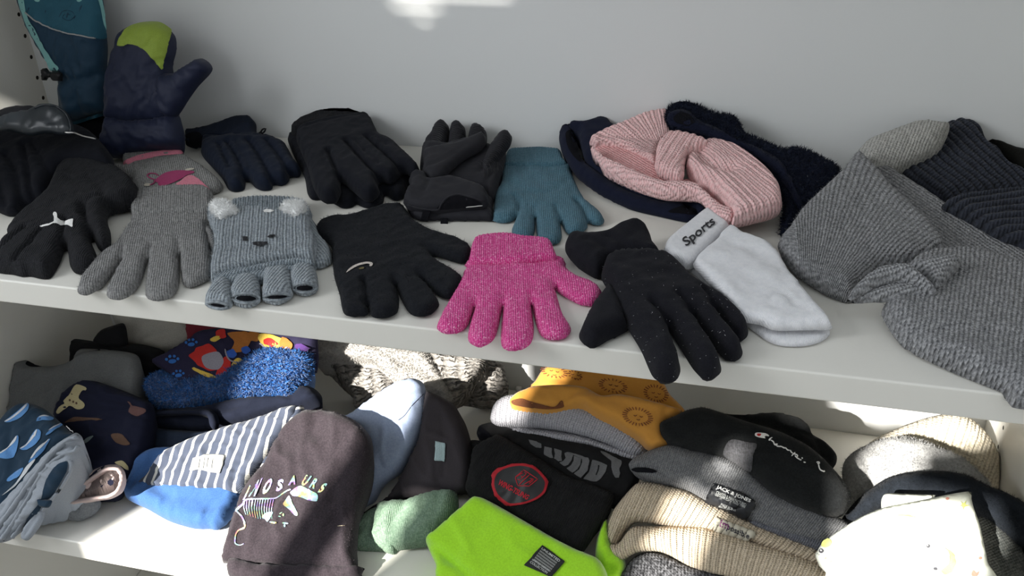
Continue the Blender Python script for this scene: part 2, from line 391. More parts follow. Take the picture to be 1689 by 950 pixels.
# ------------------------------------------------------------------ the shelving unit
def box(name, root, x0, x1, y0, y1, z0, z1, mat, bev=0):
    import bmesh
    bm = bmesh.new(); bmesh.ops.create_cube(bm, size=1)
    for v in bm.verts: v.co = ((x0+x1)/2+v.co.x*(x1-x0), (y0+y1)/2+v.co.y*(y1-y0), (z0+z1)/2+v.co.z*(z1-z0))
    if bev: bmesh.ops.bevel(bm, geom=bm.edges[:], offset=bev, segments=4, profile=.5, affect='EDGES')
    V = [tuple(v.co) for v in bm.verts]; Fs = [tuple(v.index for v in f.verts) for f in bm.faces]; bm.free()
    return mesh_obj(name, V, Fs, mat, root, smooth=False)
unit = thing('shelving_unit', 'white open shelving unit whose boards carry all the gloves and hats', 'shelving unit', (0, 0, -1.3))
ZT = .62
lp = box('side_panel', unit, -.022, 0, -.0, DEP+.01, -1.3, ZT+.03, white_paint, .0012)
rp = box('side_panel', unit, WID, WID+.022, -.0, DEP+.01, -1.3, ZT+.03, white_paint, .0012)
box('back_panel', unit, 0, WID, DEP, DEP+.008, -1.3, ZT, back_paint)
for z, nme in ((0, 'shelf_board'), (-HGT, 'shelf_board'), (-2*HGT-.05, 'shelf_board'), (ZT+.03, 'shelf_board')):
    o = box(nme, unit, .0004, WID-.0004, 0, DEP-.0004, z-THK, z, white_paint, .0022)
def hole(x, y, z, par, sgn):
    a = np.linspace(0, 2*math.pi, 13)[:-1]; V = [(x+sgn*.0004, y+.0025*math.cos(t), z+.0025*math.sin(t)) for t in a]+[(x+sgn*.0002, y+.0031*math.cos(t), z+.0031*math.sin(t)) for t in a]
    Fs = [tuple(range(12))]+[(i, (i+1) % 12, 12+(i+1) % 12, 12+i) for i in range(12)]
    o = mesh_obj('pin_hole', V, Fs, dark_hole, unit, smooth=False, reg=False); o.parent = par
for k in range(-2, 5): hole(0, .444, .1697-.032*k, lp, 1)
for k in range(-3, 4): hole(WID, .370, -.3057-.032*k, rp, -1)
# ------------------------------------------------------------------ the room in front: floor, and an added slotted sheet shaping the sun patches
YW = -1.3
def plate(name, outer, holes, y, th, mat):
    V, ed = [], []
    for P in [outer]+holes:
        k = len(V); V += P; ed += [(k+i, k+(i+1) % len(P)) for i in range(len(P))]
    v, e, f = delaunay_2d_cdt([Vector(p) for p in V], ed, [], 4, 1e-7)[:3]
    v = np.array([(a[0], a[1]) for a in v]); f = [tuple(t) for t in f]
    ff = []
    for t in f:
        c_ = v[list(t)].mean(0)[None]
        if inside(c_, np.array(outer))[0] and not any(inside(c_, np.array(h))[0] for h in holes): ff.append(t)
    V3 = [(a, y, b) for a, b in v]+[(a, y-th, b) for a, b in v]; n = len(v)
    ed = {}
    for t in ff:
        for i in range(len(t)): ed[(t[i], t[(i+1) % len(t)])] = 1
    side = [(b, a, a+n, b+n) for (a, b) in ed if (b, a) not in ed]
    o = mesh_obj(name, V3, ff+[tuple(i+n for i in t[::-1]) for t in ff]+side, mat, None, smooth=False, reg=False); o['kind'] = 'structure'; return o
slots = [[(-.395, .30), (-.118, .30), (-.124, .55), (-.128, .752), (-.395, .752)],
         [(-.062, .30), (-.010, .30), (-.020, .53), (-.062, .53)],
         [(.004, .645), (.042, .66), (.046, .752), (.002, .752)],
         [(.285, .60), (.292, .30), (.352, .30), (.350, .62), (.322, .60), (.300, .615)],
         [(.312, .625), (.345, .635), (.352, .685), (.330, .68)],
         [(.336, .726), (.365, .712), (.406, .703), (.425, .713), (.452, .706), (.455, .66), (.475, .60), (.505, .52), (.54, .30), (.66, .30), (.655, .60), (.63, .64), (.53, .655), (.52, .69), (.57, .705), (.58, .752), (.336, .752)],
         ]
for k_, (a_, b_) in enumerate(((-.258, -.243), (-.29, -.225), (-.292, -.13), (-.294, -.11), (-.296, -.105), (-.297, -.10), (-.298, -.10))):
    slots.append([(a_, 1.268+.017*k_), (b_, 1.268+.017*k_), (b_, 1.2745+.017*k_), (a_, 1.2745+.017*k_)])
plate('sun_blocker', [(-2.2, -1.3), (2.8, -1.3), (2.8, 2.1), (-2.2, 2.1)], slots, YW, .004, blocker_paint)
fl_ = box('floor', None, -2.4, 3.0, -3, DEP+.4, -1.34, -1.30, nm('room_floor', (.32, .29, .25), .6, 0)[0]); fl_['kind'] = 'structure'
# ------------------------------------------------------------------ upper shelf: mittens
GU = 'gloves and mittens laid out on the upper shelf'
t = thing('ski_mitten', 'teal and dark blue ski mitten with mint side stripe, upright in the left corner', 'mitten', at('U', 150, 215), GU)
TM = ('U', 150, 200, 34, 82, 12)
m_db = cloth('dark_blue_shell', (.012, .045, .085), 1500, .15, (.009, .035, .07), .6, .1)
m_te = cloth('teal_shell', (.018, .105, .16), 1500, .15, (.014, .085, .13), .6, .1)
m_mi = cloth('mint_shell', (.25, .50, .49), 900, .15, (.2, .44, .43), .7)
bd = pillow('shell', t, [(36, -40), (90, -75), (140, -60), (168, -10), (174, 40), (178, 80), (177, 115), (180, 150), (181, 184), (150, 192), (122, 203), (108, 190), (101, 160), (98, 122), (82, 100), (62, 66), (46, 34), (34, -5)], TM, m_db, T=26, r=26, res=4, wr=(2, 26), wk=(3.5, 12),
     creases=[([(105, 112), (112, 125), (105, 136)], 4, 3), ([(118, 104), (124, 122), (116, 140)], 4, 3), ([(130, 106), (138, 124), (132, 142)], 4, 3), ([(144, 100), (150, 120), (146, 138)], 4, 3), ([(160, 98), (166, 116), (160, 134)], 4, 3), ([(100, 124), (135, 128), (178, 120)], 5, 5), ([(108, 146), (120, 190)], 2, 4), ([(140, 140), (150, 178)], 2, 4)])
decal('panel', t, [bd], [(38, -30), (90, -68), (140, -52), (165, -8), (172, 40), (175, 63), (157, 63), (128, 57), (100, 51), (72, 40), (46, 22), (34, -4)], m_te, 1.0)['label'] = 'teal upper panel'
decal('side_stripe', t, [bd], [(28, -12), (38, -10), (46, 28), (60, 52), (72, 76), (88, 100), (97, 115), (82, 116), (72, 90), (52, 56), (40, 30)], m_mi, 1.6)['label'] = 'mint stripe'
decal('side_stripe', t, [bd], [(155, -20), (164, -12), (172, 22), (176, 50), (170, 40), (164, 10)], m_mi, 1.6)['label'] = 'mint stripe'
line_on('piping', t, [bd], [(42, 20), (56, 32), (72, 41), (100, 51), (128, 58), (157, 63)], 1.1, cloth('reflective', (.42, .42, .42), 900, .1, rough=.4), 1.4)
line_on('stitching', t, [bd], [(98, 28), (104, 18), (118, 18), (124, 26), (116, 34), (104, 30), (108, 23), (116, 24)], .35, m_db, 1.2)
for q in ((62, 0), (131, 0)): decal('print', t, [bd], ell(*q, 5, 3, 10), m_mi, 1.4, 3)
decal('hem', t, [bd], [(120, 199), (150, 190), (181, 181), (182, 187), (150, 197), (121, 206)], m_te, 1.5, 4)
pl2 = pillow('inner_cuff', t, [(118, 204), (150, 194), (183, 186), (196, 215), (196, 240), (160, 240), (126, 226)], ('U', 150, 215, 16, 60), black_in, T=14, r=12, bot=0)
bk = thing
for q in ([(70, 113), (77, 112), (81, 118), (88, 119), (88, 128), (80, 128), (77, 133), (72, 132)], [(86, 116), (98, 117), (104, 122), (103, 134), (92, 133), (86, 129)]):
    pillow('buckle', t, q, ('U', 92, 190, 50, 84, 12), nm('black_plastic', (0.0135, 0.0135, 0.01485), .35, 0)[0], T=7, r=2, res=2, corner=True, wr=(0, 1))

t = thing('snow_mitten', 'puffy navy mitten with lime green tip, upright against the back panel', 'mitten', at('U', 235, 250), GU)
m_nv = cloth('navy_nylon', (.013, .018, .048), 1300, .2, (.010, .014, .038), .55, .15)
SM = ('U', 235, 250, 14, 68)
hb = pillow('hand', t, [(197, 77), (201, 56), (216, 44), (238, 38), (263, 38), (279, 48), (290, 62), (291, 84), (286, 104), (286, 118), (296, 150), (296, 180), (292, 198), (255, 204), (215, 206), (181, 197), (178, 165), (180, 130), (186, 105), (193, 82)], SM, m_nv, T=30, r=30, wr=(3, 26), wk=(4, 13),
    creases=[([(262, 150), (268, 134), (290, 122)], 4, 5), ([(268, 150), (262, 178), (272, 196)], 3, 5), ([(276, 96), (268, 118)], 3, 5), ([(277, 70), (288, 80)], 2, 4)])
th = pillow('thumb', t, [(270, 122), (288, 121), (304, 112), (317, 103), (332, 96), (345, 103), (351, 113), (346, 123), (328, 142), (312, 164), (298, 186), (286, 196), (268, 186), (262, 150)], ('U', 235, 248, 20, 66), m_nv, T=24, r=18, wk=(3.5, 11), wr=(2, 22), creases=[([(285, 118), (300, 135), (306, 150)], 3, 3), ([(270, 150), (285, 180)], 3, 4)])
cf = pillow('cuff', t, [(184, 190), (215, 196), (255, 194), (290, 188), (299, 200), (300, 238), (262, 248), (228, 253), (196, 262), (168, 254), (169, 240), (176, 212)], ('U', 235, 256, 14, 62), m_nv, T=26, r=17, wr=(2.5, 24), wk=(4.5, 11), bot=0,
    creases=[([(172, 244), (200, 250), (240, 240), (298, 232)], 2, 3)]+[([(x, 188), (x+5, 204)], 4, 3) for x in range(190, 292, 11)])
decal('tip_panel', t, [hb], A((716, 276), (735, 207), (790, 163), (870, 142), (960, 142), (1018, 175), (1030, 195), (1010, 265), (985, 370), (970, 420), (930, 365), (875, 305), (830, 278), (775, 266)), cloth('lime_nylon', (.30, .40, .055), 900, .2, (.25, .34, .045), .6, .1), 2.4, 3)['label'] = 'lime green fingertip panel'

# ------------------------------------------------------------------ gloves
def glove(label, pos, hand, pl, mat, T=11, r=9.5, creases=(), cuff=None, cpl=None, cmat=None, cT=None, wr=(1.2, 24), name='knit_glove', uvl=None, cribs=None, lifts=(), res=3.4, bot=None, cuvl=None):
    t = thing(name, label, 'glove', at('U', *pos), GU)
    h = pillow('hand', t, hand, pl, mat, T=T, r=r, creases=creases, wr=wr, uvl=uvl, lifts=lifts, res=res, bot=bot); k = None
    if cuff: k = pillow('cuff', t, cuff, cpl or pl, cmat or mat, T=cT or T+1.5, r=7, wr=(.8, 30), ribs=cribs, uvl=cuvl or uvl, res=2 if cribs else res)
    return t, h, k
m_bf = cloth('black_fleece', (0.008775, 0.00972, 0.01418), 700, .5, (0.0054, 0.006075, 0.00945), sheen=.12)
m_bk = knit('black_knit', (0.0135, 0.01418, 0.0162), 2.2, .8, .5, (.022, .022, .026), .4, 500, .1)
leather = nm('black_leather', (.016, .021, .027), .36, 0, spec=.5)[0]
# black ski glove with leather cuff
t, h, k = glove('black glove with shiny leather-look cuff, leaning on the left panel', (80, 300),
    B((-60, 150), (0, 125), (60, 100), (130, 95), (190, 100), (300, 160), (400, 190), (450, 235), (495, 300), (490, 345), (430, 345), (300, 340), (240, 400), (215, 470), (160, 500), (120, 520), (100, 560), (50, 572), (0, 545), (-60, 500)), ('U', 60, 300, 18, 20), m_bf, T=22, r=15, bot=0, wr=(2, 26),
    creases=[(B((50, 320), (100, 400), (122, 510)), 7, 4), (B((130, 280), (150, 380), (165, 490)), 7, 4), (B((165, 270), (215, 350), (240, 390)), 5, 4), (B((75, 400), (110, 490)), 2, 2), (B((0, 300), (10, 400), (60, 540)), 5, 5), (B((20, 290), (100, 250), (200, 230), (300, 250)), 2, 4)], name='ski_glove')
cl = pillow('leather_cuff', t, B((0, 120), (70, 92), (130, 84), (190, 56), (240, 60), (290, 92), (316, 140), (318, 185), (270, 190), (200, 185), (140, 195), (60, 180), (0, 170)), ('U', 60, 262, 62, 42), leather, T=10, r=10, wr=(3, 26), creases=[(B((150, 160), (200, 165), (250, 150)), 2, 3), (B((262, 190), (262, 150), (285, 130)), 2, 2)])
line_on('piping', t, [cl], B((150, 76), (190, 62), (240, 67), (282, 98), (304, 142), (306, 180)), 1.3, leather, .8)
line_on('zip', t, [h, cl], B((285, 178), (320, 182), (360, 198), (415, 212)), 1.0, silver, 1.2)
# black knit glove with cat logo
t, h, k = glove('black knit glove with white leaping-cat logo, front left of upper shelf', (100, 380),
    B((270, 330), (330, 300), (430, 325), (520, 355), (580, 400), (602, 440), (590, 480), (540, 505), (490, 515), (470, 540), (470, 580), (482, 620), (483, 680), (460, 706), (430, 690), (405, 640), (398, 660), (422, 720), (422, 770), (380, 797), (330, 795), (305, 760), (296, 700), (283, 690), (262, 750), (222, 815), (180, 820), (130, 808), (100, 812), (50, 800), (0, 795), (-20, 775), (0, 700), (42, 660), (36, 632), (90, 570), (170, 510), (220, 440), (240, 390)), ('U', 110, 400, 7, 5), m_bk, T=19, r=13, bot=0, wr=(2, 26),
    creases=[(B((0, 745), (70, 690), (130, 640)), 6, 3), (B((85, 780), (140, 720), (200, 650)), 7, 3), (B((285, 700), (292, 640), (300, 600)), 7, 3.4), (B((402, 650), (385, 590), (370, 530)), 7, 4), (B((300, 420), (340, 440), (420, 430), (470, 500)), 3, 5), (B((310, 690), (345, 770)), 2, 2), (B((370, 580), (400, 520), (450, 500)), 4, 4)], uvl=B((160, 760), (420, 380)))
cu = pillow('cuff', t, B((262, 345), (300, 302), (400, 300), (520, 350), (585, 400), (604, 440), (590, 485), (500, 512), (440, 440), (380, 425), (300, 440), (240, 440)), ('U', 160, 300, 22, 18), m_bk, T=15, r=14, wr=(3, 26), uvl=B((300, 440), (420, 330)))
decal('logo', t, [h], B((172, 588), (185, 584), (215, 580), (236, 570), (236, 552), (231, 540), (235, 530), (244, 528), (249, 538), (250, 555), (262, 566), (285, 568), (303, 562), (319, 558), (317, 575), (317, 596), (306, 592), (298, 586), (282, 584), (262, 588), (246, 578), (232, 578), (210, 589), (178, 593)), white_p, 1.2, 3, corner=True)['label'] = 'white leaping-cat logo'
# grey glove with pink stripe
m_gk = knit('grey_knit', (.20, .195, .19), 2.6, 1.0, .5, (.33, .325, .32), .6, 450)
t, h, k = glove('light grey knit glove with pink-striped cuff and pink figure, behind the plain grey one', (270, 300),
    B((560, 345), (600, 325), (800, 295), (850, 318), (900, 348), (945, 385), (972, 415), (955, 440), (915, 450), (800, 460), (690, 460), (600, 480), (570, 430), (577, 392), (520, 370), (465, 350), (480, 337), (530, 340)), ('U', 280, 300, 4, 3), m_gk, T=12, r=12,
    cuff=B((540, 300), (600, 265), (680, 245), (760, 246), (792, 256), (800, 300), (720, 315), (620, 330), (560, 352), (540, 335)), cribs=(1.0, 4.2), uvl=B((600, 340), (590, 280)), cuvl=B((650, 320), (640, 260)))
m_pk = cloth('pink_print', (.62, .20, .27), 700, .3); m_mg = cloth('magenta_print', (.33, .03, .12), 700, .3)
decal('stripe', t, [k], B((540, 322), (545, 305), (610, 280), (700, 262), (792, 256), (795, 272), (700, 282), (620, 300), (560, 325), (542, 336)), m_pk, 1.3, 4)['label'] = 'pink cuff stripe'
F6 = F(190, 240, 9.5)
decal('motif', t, [h, k], F6((600, 580), (660, 520), (760, 450), (860, 415), (980, 398), (1120, 402), (1245, 415), (1240, 440), (1120, 475), (1040, 530), (980, 560), (900, 595), (800, 632), (690, 640), (680, 600), (640, 582)), m_mg, 1.2)['label'] = 'magenta printed motif'
decal('motif', t, [h, k], F6((945, 620), (1020, 570), (1100, 500), (1170, 470), (1240, 490), (1330, 550), (1420, 630), (1490, 700), (1300, 705), (1050, 690)), m_pk, 1.2)['label'] = 'pink printed motif'
line_on('motif', t, [h, k], B((690, 372), (675, 362), (650, 362), (640, 372), (655, 382), (675, 390), (670, 405), (650, 412)), .8, m_mg, 1)
for q in (B(*ell(642, 411, 16, 6, -5, 10)), B(*ell(825, 344, 22, 5, -8, 10)), B((690, 425), (735, 415), (775, 422), (775, 436), (700, 446))): decal('motif', t, [h, k], q, cloth('pale_print', (.55, .50, .42), 700, .2), 1.3, 3)
# plain grey glove
m_g2 = knit('heather_grey_knit', (.17, .168, .168), 2.5, 1.1, .5, (.34, .335, .33), .8, 330)
t, h, k = glove('plain heather grey knit glove, fingers at the front edge beside the bear mitten', (240, 400),
    B((600, 540), (915, 530), (905, 600), (912, 660), (920, 740), (918, 810), (880, 838), (830, 856), (797, 842), (787, 790), (780, 715), (782, 800), (775, 860), (750, 895), (700, 913), (650, 908), (632, 880), (638, 800), (645, 735), (615, 830), (580, 880), (530, 906), (480, 905), (464, 880), (490, 820), (530, 745), (490, 800), (450, 850), (400, 880), (350, 886), (337, 862), (370, 800), (430, 730), (500, 680), (540, 620), (570, 570)), ('U', 240, 420, 3, 0), m_g2, T=9.5, r=9.5, wr=(1.2, 22),
    creases=[(B((530, 745), (540, 700)), 4, 2.6), (B((645, 735), (660, 690)), 4, 2.6), (B((780, 715), (775, 670)), 4, 2.6), (B((570, 590), (700, 600), (900, 575)), 2, 6), (B((600, 640), (760, 650), (880, 620)), 1.5, 5)],
    cuff=B((572, 480), (600, 460), (640, 446), (700, 438), (760, 432), (880, 430), (925, 450), (930, 500), (915, 545), (800, 552), (700, 556), (592, 566), (572, 530)), cpl=('U', 285, 345, 7, 4), cribs=(1.5, 4.6), uvl=B((720, 700), (740, 560)), cuvl=B((750, 545), (755, 440)))
pillow('thumb', t, B((890, 590), (920, 600), (945, 640), (950, 690), (925, 700), (895, 660)), ('U', 350, 400, 2, 0), m_g2, T=8, r=7)
fuzz('fuzz', t, [h, k], 5000, 3.0, .22, m_g2, .8)
# bear mitten
m_be = knit('blue_grey_knit', (.30, .34, .38), 3.6, 1.8, .36, (.43, .47, .50), .5, 350)
m_be2 = knit('blue_grey_rim', (.20, .24, .275), 3.0, 1.6, .42, (.33, .37, .40), .5, 350)
t = thing('bear_mitten', 'blue-grey fingerless mitten with bear face and white furry ears', 'mitten', at('U', 430, 420), GU)
pillow('thumb', t, D((620, 190), (700, 200), (740, 290), (795, 355), (805, 430), (760, 460), (715, 468), (640, 430)), ('U', 520, 410, 3, 0), m_be, T=11, r=11, uvl=D((640, 300), (780, 440)))
bk_ = pillow('cuff', t, D((190, 130), (210, 95), (240, 75), (350, 60), (500, 60), (615, 72), (660, 100), (685, 180), (600, 260), (250, 260), (180, 200)), ('U', 440, 350, 6, 6), m_be2, T=6, r=6, ribs=(2.2, 5.6), res=2, uvl=D((430, 200), (435, 70)), bot=1)
hd = pillow('hand', t, D((130, 470), (690, 420), (705, 480), (640, 520), (400, 560), (200, 590), (110, 585), (110, 520)), ('U', 430, 450, 3, 0), m_be2, T=12, r=10)
fl = pillow('flap', t, D((85, 150), (120, 130), (200, 165), (250, 155), (330, 143), (420, 150), (480, 162), (560, 168), (630, 140), (668, 180), (690, 260), (715, 330), (714, 400), (690, 440), (600, 432), (450, 456), (300, 498), (190, 530), (112, 566), (98, 520), (106, 430), (122, 340), (112, 260), (90, 210)), ('U', 430, 410, 12, 7), m_be, T=15, r=9, ribs=(2.0, 5.6), res=2, uvl=D((380, 480), (400, 160)), wr=(1.5, 34), bot=2,
    creases=[(D((125, 400), (300, 390), (500, 400), (700, 350)), 2, 7)])
pillow('flap_edge', t, D((120, 540), (200, 505), (300, 482), (450, 446), (600, 424), (690, 434), (690, 452), (600, 450), (450, 474), (300, 512), (200, 540), (125, 568)), ('U', 430, 440, 13, 8), m_be2, T=7, r=4, res=2)
m_fur = cloth('white_fur', (.93, .93, .92), 600, 1.0, (.85, .85, .84))
for q in (D((98, 125), (130, 92), (200, 88), (235, 115), (258, 152), (205, 178), (165, 212), (125, 175)), D((505, 118), (560, 98), (635, 92), (655, 118), (640, 155), (600, 197), (560, 172), (512, 150))):
    e = pillow('ear', t, q, ('U', 370 if q[0][0] < 420 else 490, 362, 27, 22), m_fur, T=11, r=8, wr=(.8, 12)); e['label'] = 'white furry bear ear'
    fuzz('fur', e, [e], 1600, 4.5, .4, m_fur, .5)
for q in (D((78, 130), (100, 112), (104, 150), (160, 215), (140, 235), (85, 195)), D((640, 95), (668, 115), (672, 175), (640, 215), (606, 205), (640, 150))): pillow('ear_rim', t, q, ('U', 430, 370, 20, 15), m_be, T=8, r=6, res=3)
decal('patch', t, [bk_, fl], D((398, 135), (430, 126), (462, 135), (440, 146), (410, 144)), white_p, 1.2, 3)
for nme, q in (('eye', ell(298, 300, 22, 13, 5)), ('eye', ell(454, 285, 21, 9, -12)), ('nose', [(338, 326), (360, 318), (424, 318), (420, 330), (395, 343), (370, 345), (350, 337)])): decal(nme, t, [fl], D(*q), nm('black_thread', (0.0108, 0.0108, 0.0135), .8)[0], 2.0, 3)
for poly, (cx, cy, rx, ry, an) in (
    (D((62, 672), (85, 620), (112, 580), (160, 555), (215, 562), (232, 620), (222, 688), (150, 702), (85, 692)), (140, 680, 48, 9, 8)),
    (D((205, 640), (222, 590), (240, 560), (300, 535), (368, 540), (392, 590), (385, 660), (312, 692), (240, 680)), (302, 640, 66, 17, 2)),
    (D((393, 640), (400, 560), (402, 508), (480, 495), (560, 490), (575, 560), (572, 632), (485, 674), (410, 660)), (482, 632, 66, 10, -3)),
    (D((556, 560), (560, 510), (585, 482), (640, 462), (700, 470), (720, 540), (716, 598), (645, 624), (575, 604)), (642, 580, 54, 17, 0))):
    fs = pillow('finger', t, poly, ('U', 430, 475, 4, 0), m_be, T=14, r=11, ribs=(.9, 4), res=2.2, uvl=[poly[4], poly[-1]])
    decal('opening_shade', fs, [fs], D(*ell(cx, cy, rx*.85, ry*.85, an)), black_in, 1.0, 3).parent = fs  # dark disc paints the shade inside the open fingertip
    rm = line_on('rim', fs, [fs], D(*(ell(cx, cy, rx+10, ry+10, an, 12)+ell(cx, cy, rx+10, ry+10, an, 12)[:1])), 1.7, m_be, .8, 2); rm.parent = fs
fuzz('fuzz', t, [fl, bk_], 6000, 3.6, .25, m_be, .8, seed=3)
# small navy fleece glove
m_nf = cloth('navy_fleece', (.0085, .013, .026), 800, .45, (.006, .009, .019), sheen=.15)
t, h, k = glove('small dark navy fleece glove beside the lime-tipped mitten', (400, 260),
    C((95, 270), (110, 225), (180, 220), (300, 205), (420, 215), (490, 230), (530, 262), (560, 320), (596, 368), (582, 390), (540, 392), (532, 420), (500, 437), (456, 436), (448, 460), (405, 467), (370, 455), (340, 425), (320, 420), (310, 462), (270, 476), (235, 465), (200, 405), (150, 350), (110, 305)), ('U', 410, 270, 8, 6), m_nf, T=17, r=12, bot=0,
    creases=[(C((195, 275), (225, 340), (250, 400)), 5, 3), (C((235, 262), (285, 340), (322, 425)), 6, 3.4), (C((275, 262), (310, 320), (350, 400)), 3, 2.5), (C((340, 255), (400, 340), (448, 430)), 6, 3.4), (C((430, 255), (490, 330), (534, 395)), 6, 3.4), (C((110, 250), (250, 225), (420, 235), (500, 240)), 3, 5)],
    cuff=C((18, 205), (30, 178), (90, 172), (180, 148), (270, 115), (345, 111), (370, 138), (376, 192), (430, 225), (300, 235), (180, 228), (110, 245), (60, 255), (22, 240)), cpl=('U', 380, 228, 16, 22), cT=13)
line_on('loop', t, [h, k], C((385, 188), (405, 178), (418, 158), (400, 162), (388, 185)), 1.2, black_in, 3)
decal('opening_shade', t, [k], C((20, 205), (30, 182), (85, 176), (110, 215), (95, 245), (55, 250), (24, 235)), black_in, .8)  # dark patch painted on as the shade inside the cuff
# two pairs of black gloves, upper and lower of each
fing = [(C((735, 312), (770, 390), (792, 440)), 7, 3.2), (C((705, 330), (735, 400), (750, 450)), 2, 2), (C((825, 262), (900, 350), (985, 432)), 7, 3.2), (C((865, 262), (930, 330), (985, 385)), 2.5, 2), (C((925, 240), (1000, 310), (1085, 385)), 7, 3.2), (C((960, 238), (1030, 290)), 2.5, 2), (C((600, 200), (750, 160), (930, 130)), 1.5, 3)]
t, h, k = glove('lower black fleece glove, peeping out under its pair mate', (570, 300),
    C((527, 215), (550, 195), (700, 200), (1030, 238), (1120, 300), (1186, 375), (1160, 412), (1125, 440), (1110, 498), (1060, 516), (1012, 490), (1000, 530), (950, 556), (905, 552), (870, 535), (845, 552), (800, 557), (760, 535), (700, 512), (650, 512), (625, 480), (610, 400), (560, 300)), ('U', 570, 290, 5, 3), m_bf, T=12, r=13, bot=0, name='fleece_glove', creases=[(C((760, 530), (745, 480)), 4, 3), (C((870, 535), (860, 480)), 4, 3)])
h1 = h
t, h, k = glove('upper black fleece glove of the pair, with wide ribbed band cuff', (560, 260),
    C((570, 195), (640, 160), (750, 135), (925, 112), (960, 150), (995, 212), (1060, 245), (1120, 300), (1186, 368), (1162, 395), (1100, 376), (1078, 402), (1040, 430), (992, 422), (975, 440), (985, 482), (950, 512), (900, 510), (850, 470), (792, 425), (792, 480), (770, 520), (710, 525), (680, 500), (650, 440), (625, 350), (590, 270)), ('U', 570, 270, 24, 6), m_bf, T=17, r=12, creases=fing, name='fleece_glove',
    cuff=C((548, 165), (600, 125), (700, 85), (800, 62), (880, 60), (905, 88), (930, 122), (840, 130), (740, 150), (640, 172), (580, 198), (548, 188)), cpl=('U', 545, 205, 30, 14), cmat=m_bk, cT=13, cuvl=C((700, 160), (690, 90)))
# sports glove
m_sp = cloth('black_sport_fabric', (0.01215, 0.01215, 0.01688), 1100, .25, (0.0081, 0.0081, 0.01215), .75, .08)
t, h, k = glove('lower black sports glove, only its cuff and one pull tab showing', (740, 350),
    E((115, 670), (160, 640), (400, 600), (600, 590), (690, 420), (712, 345), (700, 460), (650, 600), (632, 660), (634, 742), (560, 745), (400, 745), (300, 742), (200, 745), (140, 720)), ('U', 740, 330, 3, 0), m_sp, T=10, r=10, bot=0, name='sport_glove', creases=[(E((160, 705), (400, 715), (630, 690)), 3, 3)])
decal('pull_tab', t, [h], E((318, 730), (362, 730), (358, 785), (315, 783)), black_in, 1.2, 3, th=.8, corner=True)
t, h, k = glove('upper black sports glove lying palm up with ribbed rubber grips', (740, 300),
    E((193, 420), (200, 350), (215, 300), (300, 300), (365, 305), (480, 275), (590, 300), (640, 320), (705, 330), (712, 345), (700, 420), (670, 520), (640, 615), (600, 625), (560, 570), (400, 560), (260, 550), (230, 500), (200, 465)), ('U', 745, 290, 14, 10), m_sp, T=15, r=14, bot=0, name='sport_glove', creases=[(E((260, 480), (400, 420), (560, 320)), 6, 5), (E((560, 500), (640, 400), (690, 330)), 3, 3), (E((590, 570), (650, 470), (700, 360)), 4, 3)])
fpl = ('U', 735, 240, 24, 22)
fg = []
for q, pp in ((E((215, 320), (222, 272), (250, 240), (272, 190), (300, 160), (330, 153), (358, 165), (370, 195), (366, 250), (352, 320), (300, 345), (240, 345)), fpl), (E((360, 310), (366, 240), (375, 185), (400, 160), (435, 160), (462, 185), (469, 225), (466, 290), (430, 320), (390, 320)), fpl),
              (E((480, 290), (487, 215), (505, 182), (535, 174), (575, 188), (596, 225), (594, 290), (560, 340), (500, 345)), fpl), (E((560, 440), (590, 350), (625, 290), (665, 240), (710, 220), (742, 230), (748, 255), (735, 300), (700, 350), (640, 430), (600, 500)), ('U', 800, 280, 22, 16))):
    fg.append(pillow('finger', t, q, pp, m_sp, T=13, r=11))
pillow('thumb', t, E((205, 470), (215, 400), (215, 340), (300, 320), (400, 300), (500, 262), (560, 235), (590, 240), (592, 280), (560, 325), (480, 370), (400, 430), (330, 500), (250, 510)), ('U', 720, 290, 28, 10), m_sp, T=13, r=13, creases=[(E((230, 460), (330, 430), (480, 330)), 2, 3)])
m_grip = nm('rubber_grip', (.02, .02, .023), .45, 0, spec=.4)[0]
def grips(par, objs, a, b, hw, n, bow=.35):
    a, b = np.array(a, float), np.array(b, float); ax = (b-a)/np.linalg.norm(b-a); pn = np.array([-ax[1], ax[0]]); out = []
    for i in range(n):
        c0 = a+(b-a)*i/(n-1); out.append(onto(objs, [tuple(c0+pn*hw*s_+ax*hw*bow*(1-s_*s_)) for s_ in np.linspace(-1, 1, 7)], .4))
    tube('grip_lines', par, out, .45, m_grip, 4, multi=True)
for f_, (a, b, hw, n) in zip(fg, ((E((275, 310))[0], E((320, 175))[0], 9, 13), (E((415, 300))[0], E((418, 178))[0], 10, 12), (E((540, 250))[0], E((542, 190))[0], 11, 6), (E((600, 420))[0], E((715, 245))[0], 8, 18))): 
    grips(t, [f_], a, b, hw, n)
grips(t, [h, fg[3]], E((560, 440))[0], E((640, 410))[0], 14, 5)
ck = pillow('cuff', t, E((92, 640), (110, 585), (135, 550), (125, 500), (150, 472), (185, 462), (240, 478), (262, 512), (400, 500), (540, 543), (590, 568), (607, 630), (590, 655), (540, 662), (440, 675), (300, 690), (200, 685), (130, 670)), ('U', 735, 335, 18, 12), m_sp, T=12, r=9, bot=3, wr=(2, 18), creases=[(E((255, 540), (230, 600)), 3, 3), (E((150, 520), (200, 500), (240, 540)), 3, 3)])
decal('opening_shade', t, [ck, h], E((300, 678), (322, 640), (355, 612), (420, 598), (500, 612), (560, 635), (562, 655), (470, 668)), black_in, 1.0)  # shade of the wrist hole, painted as a black patch
line_on('hem', t, [ck, h], E((120, 650), (200, 672), (300, 680), (325, 640), (370, 605), (430, 593), (510, 607), (575, 625)), 1.3, m_sp, 1)
line_on('zip', t, [ck, h], E((470, 664), (570, 653)), .6, silver, 1.2)
decal('pull_tab', t, [ck, h], E((212, 676), (262, 680), (238, 752), (195, 745)), black_in, 1.6, 3, th=.8, corner=True)
